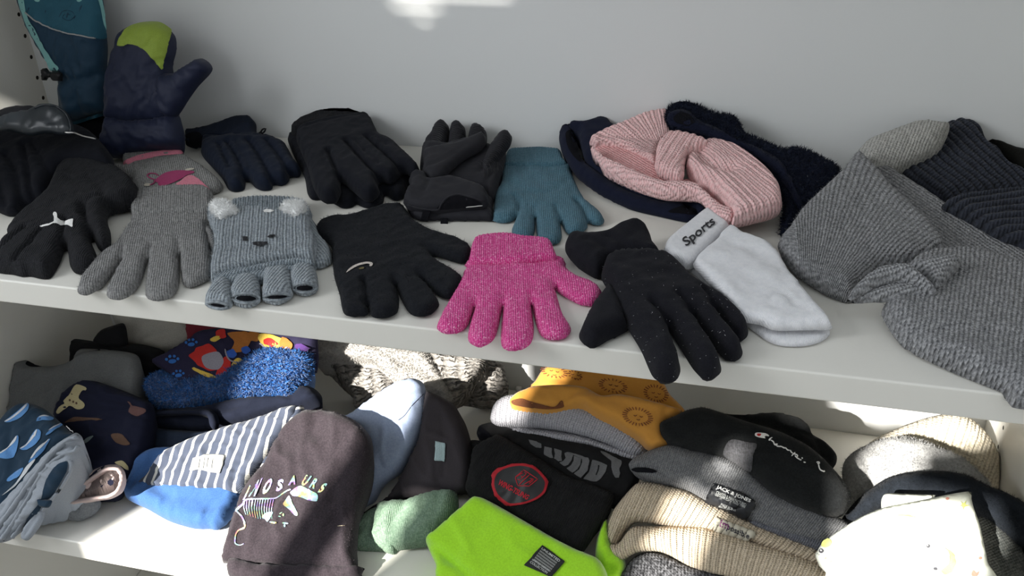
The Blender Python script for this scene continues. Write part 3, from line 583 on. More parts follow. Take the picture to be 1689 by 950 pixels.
# teal knit glove
m_tk = knit('dusty_blue_knit', (.070, .165, .225), 2.3, .9, .55, (.105, .215, .275), .5, 420)
t, h, k = glove('dusty teal-blue knit glove between the sports gloves and the navy headband', (900, 320),
    E((700, 420), (1080, 405), (1110, 470), (1150, 560), (1200, 640), (1265, 692), (1303, 740), (1290, 770), (1240, 772), (1206, 757), (1200, 792), (1160, 826), (1110, 836), (1070, 812), (1040, 760), (1048, 840), (1030, 880), (980, 891), (925, 882), (902, 860), (892, 800), (887, 740), (885, 810), (862, 860), (800, 866), (755, 847), (747, 800), (772, 735), (745, 750), (700, 758), (640, 750), (628, 730), (638, 650), (645, 590), (680, 520)), ('U', 890, 330, 3, 0), m_tk, T=9, r=11, wr=(1.5, 26),
    creases=[(E((886, 740), (885, 690)), 3, 2.4), (E((1040, 760), (1008, 690)), 4, 2.6), (E((1204, 757), (1165, 690), (1130, 645)), 6, 3), (E((772, 735), (788, 680), (760, 625)), 5, 2.8), (E((720, 540), (850, 610), (1000, 600), (1080, 530)), 1.6, 6), (E((705, 440), (1075, 425)), 2, 4)],
    cuff=E((703, 410), (712, 360), (745, 338), (820, 332), (900, 328), (1000, 335), (1042, 342), (1062, 390), (1080, 430), (950, 446), (820, 448), (700, 445)), cpl=('U', 880, 265, 8, 6), cribs=(.8, 4), uvl=E((900, 640), (890, 450)), cuvl=E((890, 440), (885, 340)))
# black glove with swoosh
m_bw = cloth('black_brushed_wool', (0.01013, 0.01148, 0.01485), 420, .7, (0.006075, 0.00675, 0.00945), sheen=.10, spots=((.09, .09, .07), 520, .16))
t, h, k = glove('black brushed knit glove with pale curved tick logo, beside the bear mitten', (640, 440),
    D((705, 252), (728, 212), (800, 186), (900, 178), (1000, 153), (1100, 120), (1200, 108), (1240, 138), (1270, 190), (1320, 230), (1400, 268), (1500, 298), (1600, 342), (1614, 390), (1590, 430), (1540, 437), (1470, 418), (1385, 392), (1400, 425), (1460, 462), (1556, 522), (1552, 580), (1500, 640), (1450, 640), (1390, 605), (1330, 545), (1375, 592), (1415, 650), (1420, 690), (1372, 737), (1300, 747), (1250, 727), (1205, 655), (1172, 575), (1190, 640), (1182, 720), (1130, 752), (1060, 757), (1022, 737), (1008, 690), (1012, 735), (940, 746), (885, 741), (862, 710), (845, 620), (815, 520), (803, 420), (797, 345), (750, 300)), ('U', 650, 430, 4, 0), m_bw, T=10, r=11, wr=(1.5, 26),
    creases=[(D((1010, 700), (995, 600), (985, 560)), 6, 3), (D((1172, 580), (1160, 545)), 4, 3), (D((1330, 545), (1305, 520)), 4, 3), (D((1385, 392), (1340, 370)), 3, 4)])
decal('logo', t, [h], D((884, 496), (900, 474), (925, 456), (960, 441), (1000, 433), (1030, 436), (1040, 447), (1030, 460), (1018, 457), (1022, 447), (1000, 444), (965, 452), (930, 468), (905, 484)), cloth('cream_print', (.62, .55, .50), 700, .1), 1.2, 3)['label'] = 'pale curved tick logo'
decal('logo', t, [h], D((955, 472), (975, 463), (990, 466), (985, 474), (960, 477)), cloth('gold_print', (.14, .11, .03), 700, .1), 1.2, 3)
fuzz('fuzz', t, [h], 5000, 3.2, .25, cloth('dark_fuzz', (.02, .022, .022), 500, .1), .8, seed=5)
# pink glove
m_pg = knit('glitter_pink_knit', (.72, .045, .27), 2.3, 1.0, .6, (.78, .13, .38), .5, 420, glit=(.92, .42, .62))
t, h, k = glove('bright pink glittery knit glove spread at the middle of the front edge', (850, 480),
    FF((240, 300), (695, 280), (740, 330), (800, 380), (880, 410), (923, 442), (922, 490), (880, 520), (820, 516), (760, 490), (700, 452), (684, 436), (695, 480), (720, 560), (766, 640), (742, 686), (690, 700), (640, 696), (605, 670), (580, 610), (562, 530), (572, 640), (560, 710), (520, 746), (460, 756), (415, 746), (400, 710), (402, 620), (410, 530), (385, 640), (360, 700), (310, 733), (260, 729), (229, 700), (235, 630), (262, 535), (230, 620), (180, 661), (110, 668), (67, 642), (75, 600), (120, 520), (160, 450), (200, 370), (205, 345), (225, 325)), ('U', 850, 490, 3, 0), m_pg, T=9.5, r=11, wr=(1.5, 26),
    creases=[(FF((262, 535), (270, 505)), 3, 3), (FF((410, 530), (413, 490)), 3, 3), (FF((562, 530), (555, 490)), 3, 3), (FF((684, 436), (670, 410)), 3, 3), (FF((230, 330), (450, 330), (700, 310)), 2, 4), (FF((360, 400), (500, 395), (640, 385)), 1.2, 4)],
    cuff=FF((243, 240), (258, 196), (290, 180), (330, 172), (430, 165), (520, 180), (600, 184), (660, 200), (680, 240), (694, 290), (600, 305), (480, 322), (350, 322), (238, 318)), cpl=('U', 845, 420, 9, 6), cribs=(1.4, 4.4), uvl=FF((480, 600), (470, 330)), cuvl=FF((470, 320), (465, 170)))
fuzz('fuzz', t, [h, k], 2500, 2.0, .22, m_pg, .8, seed=6)
# black fleece glove
m_b2 = cloth('black_pile_fleece', (0.01013, 0.01013, 0.01418), 620, .7, (0.006075, 0.006075, 0.008775), sheen=.12, spots=((.12, .12, .13), 260, .055))
t = thing('fleece_glove', 'long black fleece glove hanging over the front edge beside the white sock', 'glove', at('U', 1080, 480), GU)
pillow('thumb', t, H((175, 668), (198, 620), (240, 540), (290, 480), (330, 430), (400, 520), (430, 640), (400, 668), (330, 700), (270, 735), (215, 732), (180, 700)), ('U', 990, 530, 4, 0), m_b2, T=17, r=14)
h = pillow('hand', t, H((292, 380), (300, 320), (340, 285), (450, 268), (600, 275), (680, 320), (780, 418), (880, 478), (960, 540), (1050, 630), (1053, 680), (1012, 706), (960, 672), (880, 570), (1000, 720), (1029, 760), (1015, 797), (970, 812), (920, 787), (850, 702), (770, 605), (850, 720), (910, 820), (914, 870), (870, 901), (820, 896), (770, 852), (700, 740), (640, 650), (690, 790), (704, 860), (680, 911), (620, 920), (560, 892), (500, 760), (440, 660), (380, 560), (330, 450)), ('U', 1090, 490, 8, 2), m_b2, T=21, r=15, wr=(2, 28), bot=1,
    creases=[(H((640, 650), (590, 600), (560, 570)), 8, 4.5), (H((770, 605), (730, 560), (700, 535)), 8, 4.5), (H((880, 570), (850, 520), (825, 490)), 8, 4.5), (H((330, 290), (450, 275), (600, 285)), 4, 4), (H((400, 380), (520, 430), (640, 430)), 1.5, 8)]+[(H((x, 258), (x+8, 310)), 3, 2.4) for x in range(340, 590, 34)])
k = pillow('cuff', t, H((102, 230), (108, 182), (150, 153), (220, 158), (300, 155), (380, 120), (460, 97), (512, 105), (542, 140), (562, 200), (612, 270), (540, 290), (450, 285), (350, 300), (305, 350), (270, 382), (180, 332), (122, 270)), ('U', 1010, 410, 16, 14), m_b2, T=16, r=14, wr=(3, 26), bot=1, creases=[(H((330, 200), (420, 260), (450, 290)), 4, 4), (H((220, 220), (320, 260), (380, 290)), 3, 4)])
fuzz('lint', t, [h], 260, 1.6, .5, cloth('lint', (.5, .5, .52), 500, .1), 1.2, seed=9)
# ------------------------------------------------------------------ white sock pair
m_so = knit('white_cotton_knit', (.82, .815, .84), 1.3, .35, .9, (.70, .70, .73), .35, 230, .2)
GS = 'pair of white sports socks'
t = thing('sock', 'lower white sock, showing only as a rim under its lettered mate', 'sock', at('U', 1270, 500), GS)
pillow('foot', t, H((640, 285), (730, 330), (800, 380), (900, 480), (1000, 590), (1080, 650), (1170, 712), (1250, 733), (1360, 731), (1445, 705), (1485, 655), (1400, 560), (1100, 400), (800, 280)), ('U', 1250, 490, 2, 0), m_so, T=5, r=9, creases=[(H((1150, 672), (1300, 690), (1460, 672)), 1.5, 3)])
t = thing('sock', 'upper white ankle sock lettered Sports in black on its cuff', 'sock', at('U', 1240, 480), GS)
ft = pillow('foot', t, H((770, 300), (880, 195), (955, 128), (1030, 160), (1100, 188), (1180, 225), (1225, 275), (1262, 335), (1340, 440), (1420, 540), (1492, 620), (1486, 645), (1400, 648), (1200, 650), (1120, 622), (1010, 598), (950, 530), (880, 440), (815, 365)), ('U', 1230, 480, 15, 3), m_so, T=11, r=9, wr=(2.6, 30), tb=.1, uvl=H((830, 250), (1400, 620)),
    creases=[(H((1170, 560), (1175, 510), (1220, 490), (1260, 520), (1290, 560)), 3, 3.5), (H((1200, 580), (1215, 540), (1240, 550)), 2, 2.5), (H((930, 200), (1060, 270), (1180, 290)), 1.6, 8), (H((800, 300), (860, 330), (1000, 380)), 1.2, 8)], lifts=[(1285, 510, 12, 3)])
ckf = pillow('cuff', t, H((614, 238), (640, 192), (740, 110), (828, 42), (868, 50), (920, 90), (962, 132), (890, 205), (800, 300), (775, 318), (722, 326), (660, 292), (618, 262)), ('U', 1140, 400, 13, 4), m_so, T=13, r=9, ribs=(.5, 3), res=2, uvl=H((720, 140), (830, 250)), bot=6)
text('lettering', t, [ckf, ft], 'Sports', H((744, 228), (898, 104), (862, 54), (708, 176)), nm('black_lettering', (0.0135, 0.0135, 0.0162), .8)[0], 1.2, bold=.02)['label'] = 'black Sports lettering'
# ------------------------------------------------------------------ headbands
GH = 'winter headbands at the right of the upper shelf'
m_nb = cloth('navy_fleece_band', (.0085, .011, .027), 700, .5, (.006, .008, .020), sheen=.15)
t = thing('fleece_headband', 'smooth navy fleece headband under the pink knitted one', 'headband', at('U', 1040, 300), GH)
a = pillow('lower_fold', t, G((70, 250), (80, 200), (120, 172), (150, 200), (160, 270), (195, 370), (300, 460), (450, 550), (600, 600), (700, 600), (750, 640), (805, 680), (740, 706), (600, 670), (450, 624), (280, 537), (150, 422), (85, 310)), ('U', 1010, 320, 7, 12), m_nb, T=12, r=9, bot=0, wr=(1, 30))
b2 = pillow('upper_fold', t, G((115, 172), (200, 175), (250, 160), (290, 146), (335, 158), (370, 200), (600, 400), (790, 555), (852, 640), (820, 690), (795, 660), (745, 600), (640, 600), (500, 570), (330, 472), (215, 375), (185, 290), (165, 215)), ('U', 1010, 290, 20, 16), m_nb, T=12, r=12, wr=(1, 30), bot=0, creases=[(G((220, 370), (340, 440), (520, 530), (700, 560)), 3, 4)])
decal('opening_shade', t, [a, b2], G((104, 225), (120, 206), (142, 208), (160, 260), (180, 330), (185, 375), (140, 335), (112, 280)), black_in, .8)  # shade between the folds laid on as black colour
decal('opening_shade', t, [a, b2], G((725, 598), (780, 612), (792, 630), (770, 648), (700, 640), (640, 630)), black_in, .8)  # painted shade again, at the right end of the folds
m_ph = knit('pink_chunky_knit', (.96, .57, .57), 4.0, 2.0, .58, (.97, .68, .67), .4, 400)
m_pi = knit('pink_inner_knit', (.93, .45, .45), 3.6, 1.8, .6, (.95, .55, .55), .4, 400)
t = thing('knit_headband', 'pale pink chunky knitted headband with knot, lying on the navy one', 'headband', at('U', 1130, 290), GH)
pillow('inner_side', t, G((245, 285), (330, 280), (450, 280), (560, 380), (640, 460), (740, 470), (800, 480), (940, 580), (985, 660), (940, 690), (850, 615), (790, 550), (600, 520), (400, 430), (280, 360)), ('U', 1080, 290, 30, 12), m_pi, T=6, r=6, uvl=G((400, 350), (700, 520)), bot=20)
pillow('front_rim', t, G((230, 285), (252, 292), (290, 340), (330, 370), (450, 425), (600, 485), (700, 490), (790, 500), (860, 560), (930, 618), (985, 640), (985, 690), (940, 698), (880, 662), (830, 602), (792, 556), (740, 546), (620, 542), (500, 502), (380, 442), (300, 395), (245, 325)), ('U', 1090, 310, 34, 14), m_ph, T=11, r=8, uvl=G((300, 380), (800, 530)), bot=18)
pillow('left_lobe', t, G((230, 282), (240, 252), (300, 222), (400, 178), (500, 132), (560, 116), (632, 110), (640, 180), (655, 240), (600, 290), (590, 340), (570, 410), (520, 375), (450, 330), (380, 300), (300, 292), (262, 300)), ('U', 1030, 240, 46, 24), m_ph, T=11, r=9, ribs=(2.0, 7), res=2, uvl=G((330, 180), (560, 330), (560, 110), (600, 250)), bot=24, lifts=[(1010, 232, 26, 3)], creases=[(G((300, 262), (420, 268), (560, 270)), 4, 6)])
pillow('right_lobe', t, G((775, 335), (800, 305), (840, 290), (900, 290), (1000, 320), (1080, 370), (1160, 440), (1216, 508), (1232, 570), (1224, 622), (1100, 667), (975, 697), (978, 645), (900, 545), (830, 492), (770, 445), (735, 405), (742, 350), (770, 330)), ('U', 1200, 320, 36, 10), m_ph, T=17, r=12, ribs=(2.2, 7.5), res=2, uvl=G((760, 400), (1000, 680), (880, 300), (1225, 560)), bot=14, creases=[(G((800, 340), (830, 400), (900, 440), (960, 450)), 9, 9), (G((740, 420), (830, 470), (920, 540)), 2, 4)])
kn = pillow('knot', t, G((585, 285), (640, 236), (700, 232), (800, 258), (858, 285), (830, 305), (790, 318), (762, 328), (738, 345), (726, 395), (722, 450), (695, 477), (640, 457), (572, 412), (575, 345)), ('U', 1115, 262, 52, 18), m_ph, T=13, r=9, ribs=(2.4, 10), res=2, uvl=G((650, 420), (760, 250)), bot=30, wr=(1, 18))
fuzz('fuzz', t, [kn], 400, 1.5, .2, m_ph, .8)
m_fl = cloth('navy_sherpa', (.010, .014, .030), 300, 1.2, (.005, .007, .017), sheen=.15)
t = thing('fluffy_headband', 'navy fluffy fleece headband draped behind the pink one', 'headband', at('U', 1280, 260), GH)
a = pillow('outer_side', t, G((618, 178), (620, 130), (650, 90), (720, 66), (790, 86), (860, 130), (960, 150), (1010, 180), (1035, 235), (1120, 270), (1220, 320), (1330, 320), (1450, 370), (1545, 432), (1500, 500), (1440, 560), (1385, 610), (1330, 660), (1290, 720), (1240, 766), (1225, 740), (1242, 620), (1232, 560), (1216, 500), (1160, 436), (1080, 366), (1000, 316), (900, 285), (800, 245), (700, 226), (640, 208)), ('U', 1250, 260, 46, 20), m_fl, T=13, r=11, wr=(3, 16), bot=18, creases=[(G((700, 120), (850, 190), (1050, 290), (1200, 380)), 4, 6)])
l1 = decal('lining', t, [a], G((640, 155), (652, 118), (700, 104), (745, 112), (800, 162), (900, 205), (1000, 258), (1120, 312), (1220, 370), (1290, 480), (1345, 625), (1325, 640), (1270, 520), (1180, 400), (1050, 312), (900, 252), (800, 218), (700, 190), (660, 186)), m_nb, 1.6, th=1.2)
decal('opening_shade', t, [a], G((668, 150), (700, 118), (740, 128), (780, 168), (740, 180), (690, 172)), black_in, 3.2)  # painted dark for the shade in the loop
fuzz('pile', t, [a], 9000, 4.6, .8, m_fl, .5, .5, 4); 
fuzz('lint', t, [a], 60, 2, .6, cloth('lint_b', (.35, .36, .38), 500, .1), 1.0, seed=19)['label'] = 'pale lint'
m_gh = knit('chunky_heather_grey', (.19, .193, .205), 4.2, 2.6, .32, (.52, .52, .53), 1.0, 330)
m_g3 = m_gh
pale = knit('pale_beige_knit', (.40, .395, .37), 3.4, 1.2, .5, (.5, .49, .46), .3, 300)
t = thing('beanie', 'pale beige-grey knit hat against the back panel behind the grey twisted headband', 'hat', at('U', 1450, 290))
pillow('crown', t, X((-60, 520), (0, 440), (20, 370), (70, 290), (150, 210), (300, 150), (450, 95), (550, 80), (640, 95), (720, 120), (640, 300), (400, 430), (150, 520)), ('U', 1450, 280, 40, 46), pale, T=24, r=30, bot=0, uvl=X((300, 300), (380, 100)))
t = thing('knit_headband', 'dark navy thick-ribbed knitted headband behind the grey twisted one', 'headband', at('U', 1600, 310), GH)
m_dk = knit('dark_navy_yarn', (.032, .037, .052), 9, 3, .12, (.045, .05, .068), .5, 300, row=.5)
pillow('band', t, X((185, 392), (260, 350), (400, 258), (560, 188), (640, 140), (700, 108), (800, 82), (880, 110), (940, 160), (970, 230), (1060, 300), (1130, 390), (1270, 470), (1330, 560), (1330, 640), (1000, 640), (800, 660), (700, 700), (500, 580), (300, 460)), ('U', 1590, 270, 42, 34), m_dk, T=18, r=16, ribs=(4.2, 9), res=2.2, uvl=X((300, 330), (720, 640), (760, 100), (1240, 560)), bot=10, wr=(2, 26))
pillow('twist', t, X((660, 700), (720, 668), (800, 640), (1000, 618), (1270, 603), (1400, 640), (1400, 1020), (1100, 960), (950, 870), (800, 780)), ('U', 1650, 350, 36, 20), m_dk, T=18, r=13, ribs=(4.2, 9), res=2.2, uvl=X((760, 720), (1250, 640), (900, 880), (1300, 860)), bot=10)
t = thing('beanie', 'black brushed hat showing a sliver at the far right of the back panel', 'hat', at('U', 1660, 270))
pillow('crown', t, X((940, 230), (1050, 240), (1150, 280), (1300, 320), (1500, 400), (1500, 560), (1200, 520), (1130, 420), (1060, 340)), ('U', 1670, 260, 40, 30), cloth('black_wool', (0.0108, 0.0108, 0.00945), 400, .8), T=16, r=14, bot=0)
t = thing('knit_headband', 'large heather grey knitted headband with twisted knot, spilling over the front edge', 'headband', at('U', 1500, 420), GH)
pillow('back_fold', t, I((300, 150), (350, 163), (400, 188), (500, 250), (620, 330), (750, 410), (834, 458), (940, 510), (940, 600), (700, 540), (560, 500), (500, 380), (400, 260)), ('U', 1510, 330, 28, 14), m_gh, T=13, r=10, bot=10, uvl=I((400, 200), (800, 470)))
g1 = pillow('left_lobe', t, I((62, 430), (90, 388), (130, 330), (180, 280), (260, 205), (305, 150), (335, 165), (380, 215), (440, 280), (500, 335), (560, 400), (582, 452), (480, 492), (390, 510), (330, 560), (290, 607), (230, 592), (150, 542), (95, 492)), ('U', 1400, 390, 26, 14), m_gh, T=20, r=16, bot=0, wr=(3, 40), uvl=I((330, 210), (200, 560), (560, 420), (330, 580)))
g2 = pillow('right_lobe', t, I((400, 610), (470, 500), (560, 464), (660, 464), (760, 492), (834, 512), (960, 530), (960, 950), (870, 945), (800, 935), (765, 900), (680, 860), (600, 822), (480, 762), (420, 702), (388, 645)), ('U', 1580, 510, 14, 8), m_gh, T=22, r=16, bot=None, wr=(3, 40), uvl=I((520, 520), (480, 740), (800, 540), (760, 880)), creases=[(I((540, 575), (480, 600), (400, 610)), 5, 5)])
for nme, q, h_ in (('twist_strand', I((280, 604), (300, 560), (350, 515), (400, 496), (470, 492), (520, 530), (565, 575), (530, 578), (470, 545), (400, 545), (340, 575)), 40), ('twist_strand', I((292, 608), (345, 575), (420, 552), (480, 556), (545, 580), (500, 598), (430, 604), (385, 605)), 34), ('twist_strand', I((470, 492), (560, 465), (640, 475), (600, 530), (560, 575), (535, 560), (510, 520)), 34)):
    pillow(nme, t, q, ('U', 1480, 470, h_, 24), m_gh, T=13, r=12, uvl=I((300, 590), (560, 520)), bot=20)
fuzz('fuzz', t, [g1, g2], 7000, 3.4, .3, m_gh, .9, seed=8)
# ------------------------------------------------------------------ lower shelf, left pile
GL = 'hats and scarves heaped on the lower shelf'
def hat(label, pos, name='beanie', cat='hat'): return thing(name, label, cat, at('L', *pos), GL)
m_bc = cloth('black_cotton', (0.01215, 0.01215, 0.0135), 900, .3)
t = hat('black cloth folded against the back left corner', (200, 600), 'neck_warmer', 'neck warmer')
pillow('fabric', t, J((283, 200), (285, 150), (298, 140), (375, 150), (480, 160), (560, 162), (645, 190), (630, 240), (610, 300), (600, 420), (520, 420), (300, 330)), ('L', 190, 590, 90, 60), m_bc, T=14, r=12, bot=0, wr=(2, 30))
pillow('top_fold', t, J((372, 152), (382, 120), (400, 103), (430, 92), (480, 78), (494, 95), (500, 130), (500, 165), (450, 175)), ('L', 190, 550, 126, 64), m_bc, T=12, r=10)
t = hat('plain beige cloth at the back, under the shelf above', (250, 560), 'scarf', 'scarf')
pillow('fabric', t, J((440, 40), (600, 40), (752, 92), (748, 150), (640, 190), (560, 172), (496, 155), (488, 100)), ('L', 250, 552, 108, 55), cloth('beige_fabric', (.44, .42, .38), 900, .3), T=10, r=12, bot=0, wr=(1, 40), creases=[(J((560, 150), (650, 110), (740, 95)), 3, 3)])
t = hat('dark red cloth tucked behind the paw-print scarf', (330, 560), 'scarf', 'scarf')
pillow('fabric', t, J((740, 60), (880, 80), (880, 125), (800, 150), (740, 150)), ('L', 325, 552, 118, 55), cloth('red_fabric', (.20, .02, .035), 900, .3), T=10, r=10, bot=0)
m_gf = cloth('grey_fleece', (.165, .17, .172), 520, .5, (.115, .118, .12), amt=.8)
t = hat('folded mid-grey fleece neck warmer against the left panel', (110, 690), 'neck_warmer', 'neck warmer')
g = pillow('fabric', t, J((40, 440), (50, 330), (75, 237), (105, 224), (150, 246), (220, 245), (290, 222), (330, 195), (430, 184), (520, 196), (548, 218), (556, 270), (545, 370), (500, 450), (200, 520), (45, 480)), ('L', 120, 640, 70, 50), m_gf, T=18, r=12, wk=(4, 26), bot=0, wr=(3, 40), creases=[(J((120, 245), (200, 262), (300, 240)), 3, 5), (J((340, 330), (300, 280), (400, 240)), 2, 8)])
pillow('back_fold', t, J((290, 225), (305, 188), (325, 178), (420, 182), (440, 195), (360, 200)), ('L', 150, 590, 98, 55), m_gf, T=8, r=7)
decal('opening_shade', t, [g], J((100, 240), (108, 228), (130, 238), (165, 250), (120, 250)), black_in, .8, 3)  # black patch painted for the shade inside the fold
m_fg = cloth('grey_sherpa_dark', (.19, .20, .21), 300, 1.5, (.12, .13, .14))
t = hat('rolled grey fluffy hat at the front left, bottom of the pile', (110, 850))
pillow('crown', t, Q((200, 760), (250, 690), (400, 650), (560, 630), (545, 680), (500, 712), (440, 740), (380, 736), (330, 718), (240, 745)), ('L', 120, 840, 14, 15), m_fg, T=22, r=18, bot=0, wr=(3, 14), creases=[(Q((300, 690), (400, 700), (460, 690), (440, 715)), 3, 4)])
# space print hat
m_sp2 = cloth('night_navy_jersey', (.0105, .012, .027), 1200, .25, (.008, .009, .021), spots=((.5, .5, .5), 75, .018))
t = hat('dark navy jersey hat printed with planets and a tan spacecraft, pale pink lining', (160, 760))
s1 = pillow('crown', t, J((215, 440), (245, 375), (270, 340), (310, 312), (370, 305), (470, 338), (560, 375), (605, 410), (600, 520), (560, 610), (500, 705), (478, 760), (430, 780), (300, 760), (320, 640), (330, 550), (290, 510), (240, 480)), ('L', 170, 720, 60, 36), m_sp2, T=17, r=12, wk=(5, 24), bot=0, wr=(3, 40), creases=[(J((260, 500), (400, 450), (560, 440)), 2, 8)])
tan = cloth('tan_print', (.42, .36, .20), 900, .1); brn = cloth('brown_print', (.10, .055, .035), 900, .1); pin = cloth('dusty_print', (.12, .06, .055), 900, .1)
for q, m_ in ((J((250, 385), (262, 370), (275, 355), (300, 320), (340, 332), (336, 344), (325, 342), (310, 370), (333, 395), (328, 412), (305, 417), (270, 405), (232, 435), (222, 428), (235, 405), (255, 395)), tan), (J((500, 385), (512, 388), (520, 402), (560, 412), (572, 425), (540, 445), (520, 440), (505, 425), (512, 402)), pin),
             (J((255, 468), (290, 447), (340, 450), (405, 455), (350, 460), (300, 462)), brn), (J((435, 518), (455, 512), (480, 515), (500, 535), (512, 552), (490, 558), (455, 545)), brn), (J((318, 555), (340, 530), (370, 518), (345, 545)), cloth('grey_green_print', (.16, .20, .20), 900, .1)), (J((450, 625), (480, 618), (502, 640), (500, 655), (475, 640)), tan)):
    decal('motif', t, [s1], q, m_, 1.2, 4)
for q in ((276, 382), (290, 388), (302, 393)): decal('motif', t, [s1], J(*ell(*q, 4, 5, 0, 8)), brn, 1.7, 2)
m_ln = cloth('pink_beige_lining', (.47, .37, .35), 1000, .3, (.40, .31, .30))
w1 = pillow('lining', t, Q((250, 690), (290, 645), (345, 590), (400, 540), (460, 495), (530, 455), (600, 430), (660, 430), (698, 468), (706, 530), (685, 585), (625, 620), (550, 632), (450, 652), (340, 672)), ('L', 155, 800, 52, 58), m_ln, T=15, r=10, res=3, wr=(1.5, 30), creases=[(Q((330, 605), (430, 560), (520, 510), (600, 480), (655, 490)), 4, 3), (Q((350, 615), (450, 590), (540, 595), (610, 585), (650, 540)), 3, 3)])
for ln, w_, h_ in ((((270, 680), (340, 620), (440, 565), (520, 505), (600, 455), (665, 455), (688, 500), (665, 570), (610, 605), (540, 615), (430, 635), (300, 665)), 30, 64),):
    pillow('lining_roll', t, Q(*band_poly(ln, w_, w_*.8)), ('L', 155, 800, h_, 58), m_ln, T=7, r=6, res=2.5, wr=(.8, 20), corner=True)
decal('opening_shade', t, [w1], Q((480, 592), (540, 566), (590, 530), (618, 510), (637, 522), (632, 555), (605, 588), (560, 600)), m_sp2, 1.2, 4)  # dark cloth colour painted in for the hollow's shade
decal('opening_shade', t, [w1], Q((330, 600), (400, 560), (480, 510), (540, 462), (590, 436), (560, 470), (500, 520), (430, 560), (380, 592)), m_sp2, 1.0, 4)  # hollow under the upper lip, its shade painted dark
# whale print neck warmer
m_wh = cloth('ocean_navy_jersey', (.012, .033, .06), 1200, .25, (.009, .026, .05), spots=((.12, .2, .28), 120, .012))
m_gl = cloth('pale_grey_lining', (.31, .335, .375), 1000, .35, (.25, .275, .31))
t = hat('navy whale-print jersey neck warmer with pale grey lining, at the far left front', (50, 800), 'neck_warmer', 'neck warmer')
s2 = pillow('outer_side', t, Q((-60, 240), (0, 205), (60, 130), (110, 97), (160, 84), (250, 118), (330, 185), (400, 250), (440, 268), (400, 320), (330, 400), (260, 520), (160, 640), (60, 740), (-60, 800)), ('L', 50, 760, 74, 40), m_wh, T=20, r=18, bot=6, wr=(3, 36), creases=[(Q((105, 250), (100, 340), (130, 400)), 4, 5), (Q((250, 130), (260, 220), (180, 380)), 2, 6)])
w2 = pillow('lining', t, Q((-60, 760), (0, 672), (60, 600), (140, 510), (200, 440), (260, 375), (340, 300), (400, 262), (430, 250), (462, 280), (456, 340), (442, 420), (402, 500), (345, 582), (280, 650), (240, 700), (180, 745), (120, 805), (60, 850), (0, 866), (-60, 850)), ('L', 60, 800, 72, 60), m_gl, T=19, r=12, res=3, bot=8, wr=(1.5, 30),
    creases=[(Q((0, 740), (90, 610), (180, 500), (270, 400), (380, 330), (440, 320)), 5, 3), (Q((20, 800), (130, 640), (220, 500), (300, 400), (400, 370), (440, 380)), 5, 3), (Q((60, 820), (160, 680), (240, 540)), 5, 3), (Q((130, 500), (160, 530), (140, 560)), 3, 2)])
decal('opening_shade', t, [w2], Q((232, 612), (262, 510), (310, 440), (350, 415), (378, 410), (372, 460), (335, 530), (290, 600), (240, 640), (215, 690), (165, 750), (118, 812), (150, 730), (205, 660)), m_wh, 1.2, 4)  # dark patch standing for the shade down inside the lining
for ln, w_, h_ in ((((-20, 790), (60, 690), (150, 560), (230, 450), (300, 360), (390, 285), (440, 275)), 34, 92), (((10, 850), (90, 740), (160, 620), (230, 500), (300, 410), (370, 365), (425, 350), (440, 320)), 30, 90), (((70, 840), (140, 730), (200, 620), (250, 520), (310, 440), (375, 395), (405, 420), (395, 480), (340, 560), (280, 640), (236, 690)), 20, 88)):
    pillow('lining_roll', t, Q(*band_poly(ln, w_, w_*.8)), ('L', 60, 800, h_-8, 60), m_gl, T=8, r=7, res=2.5, wr=(.8, 20), corner=True)
w3_ = pillow('hem_fold', t, Q((236, 672), (252, 705), (225, 775), (165, 848), (135, 850), (125, 825), (145, 775), (190, 715)), ('L', 55, 868, 30, 50), m_gl, T=8, r=6, res=2.5, creases=[(Q((150, 830), (190, 770), (230, 710)), 3, 2.5)])
pillow('strap', t, Q((215, 608), (240, 622), (292, 630), (275, 668), (240, 668), (214, 655)), ('L', 72, 830, 66, 50), m_wh, T=5, r=3, res=2.5)
blu = cloth('whale_blue', (.10, .25, .52), 900, .1); wht = cloth('whale_white', (.60, .62, .64), 900, .1)
for q, q2 in ((((28, 190), (60, 160), (100, 130), (150, 88), (162, 100), (155, 130), (120, 165), (70, 188)), ((28, 188), (70, 160), (120, 120), (152, 86), (146, 108), (100, 150), (50, 184))),
    (((112, 340), (150, 310), (175, 270), (205, 232), (228, 240), (230, 270), (200, 315), (150, 348)), ((112, 338), (150, 312), (190, 260), (212, 230), (205, 262), (170, 305), (130, 335))),
    (((0, 362), (60, 330), (100, 262), (105, 300), (95, 350), (75, 390), (20, 395), (-10, 385)), ((0, 362), (50, 330), (96, 265), (85, 300), (40, 345), (5, 368))),
    (((180, 385), (220, 330), (285, 282), (262, 320), (245, 350), (205, 390), (160, 420)), ((172, 395), (215, 335), (280, 284), (220, 345), (190, 385))),
    (((50, 500), (100, 462), (135, 445), (110, 490), (60, 522), (38, 520)), ((60, 498), (130, 448), (70, 492))),
    (((205, 185), (220, 160), (260, 155), (300, 172), (280, 185), (240, 180)), ((215, 168), (240, 155), (275, 162), (240, 163))),
    (((255, 265), (290, 225), (340, 200), (350, 210), (310, 232), (280, 255)), ((270, 240), (300, 215), (342, 200), (300, 222)))):
    decal('motif', t, [s2], Q(*q), blu, 1.2, 4); decal('motif', t, [s2], Q(*q2), wht, 1.6, 4)
for q in (((10, 600), (90, 530), (150, 440), (200, 395), (160, 460), (90, 545)), ((330, 310), (380, 272), (350, 300)),): decal('motif', t, [s2], Q(*q), wht, 1.3, 4)
line_on('care_tag', t, [s2, w2], Q((365, 222), (385, 240), (400, 236), (410, 250)), .7, white_p, 3)
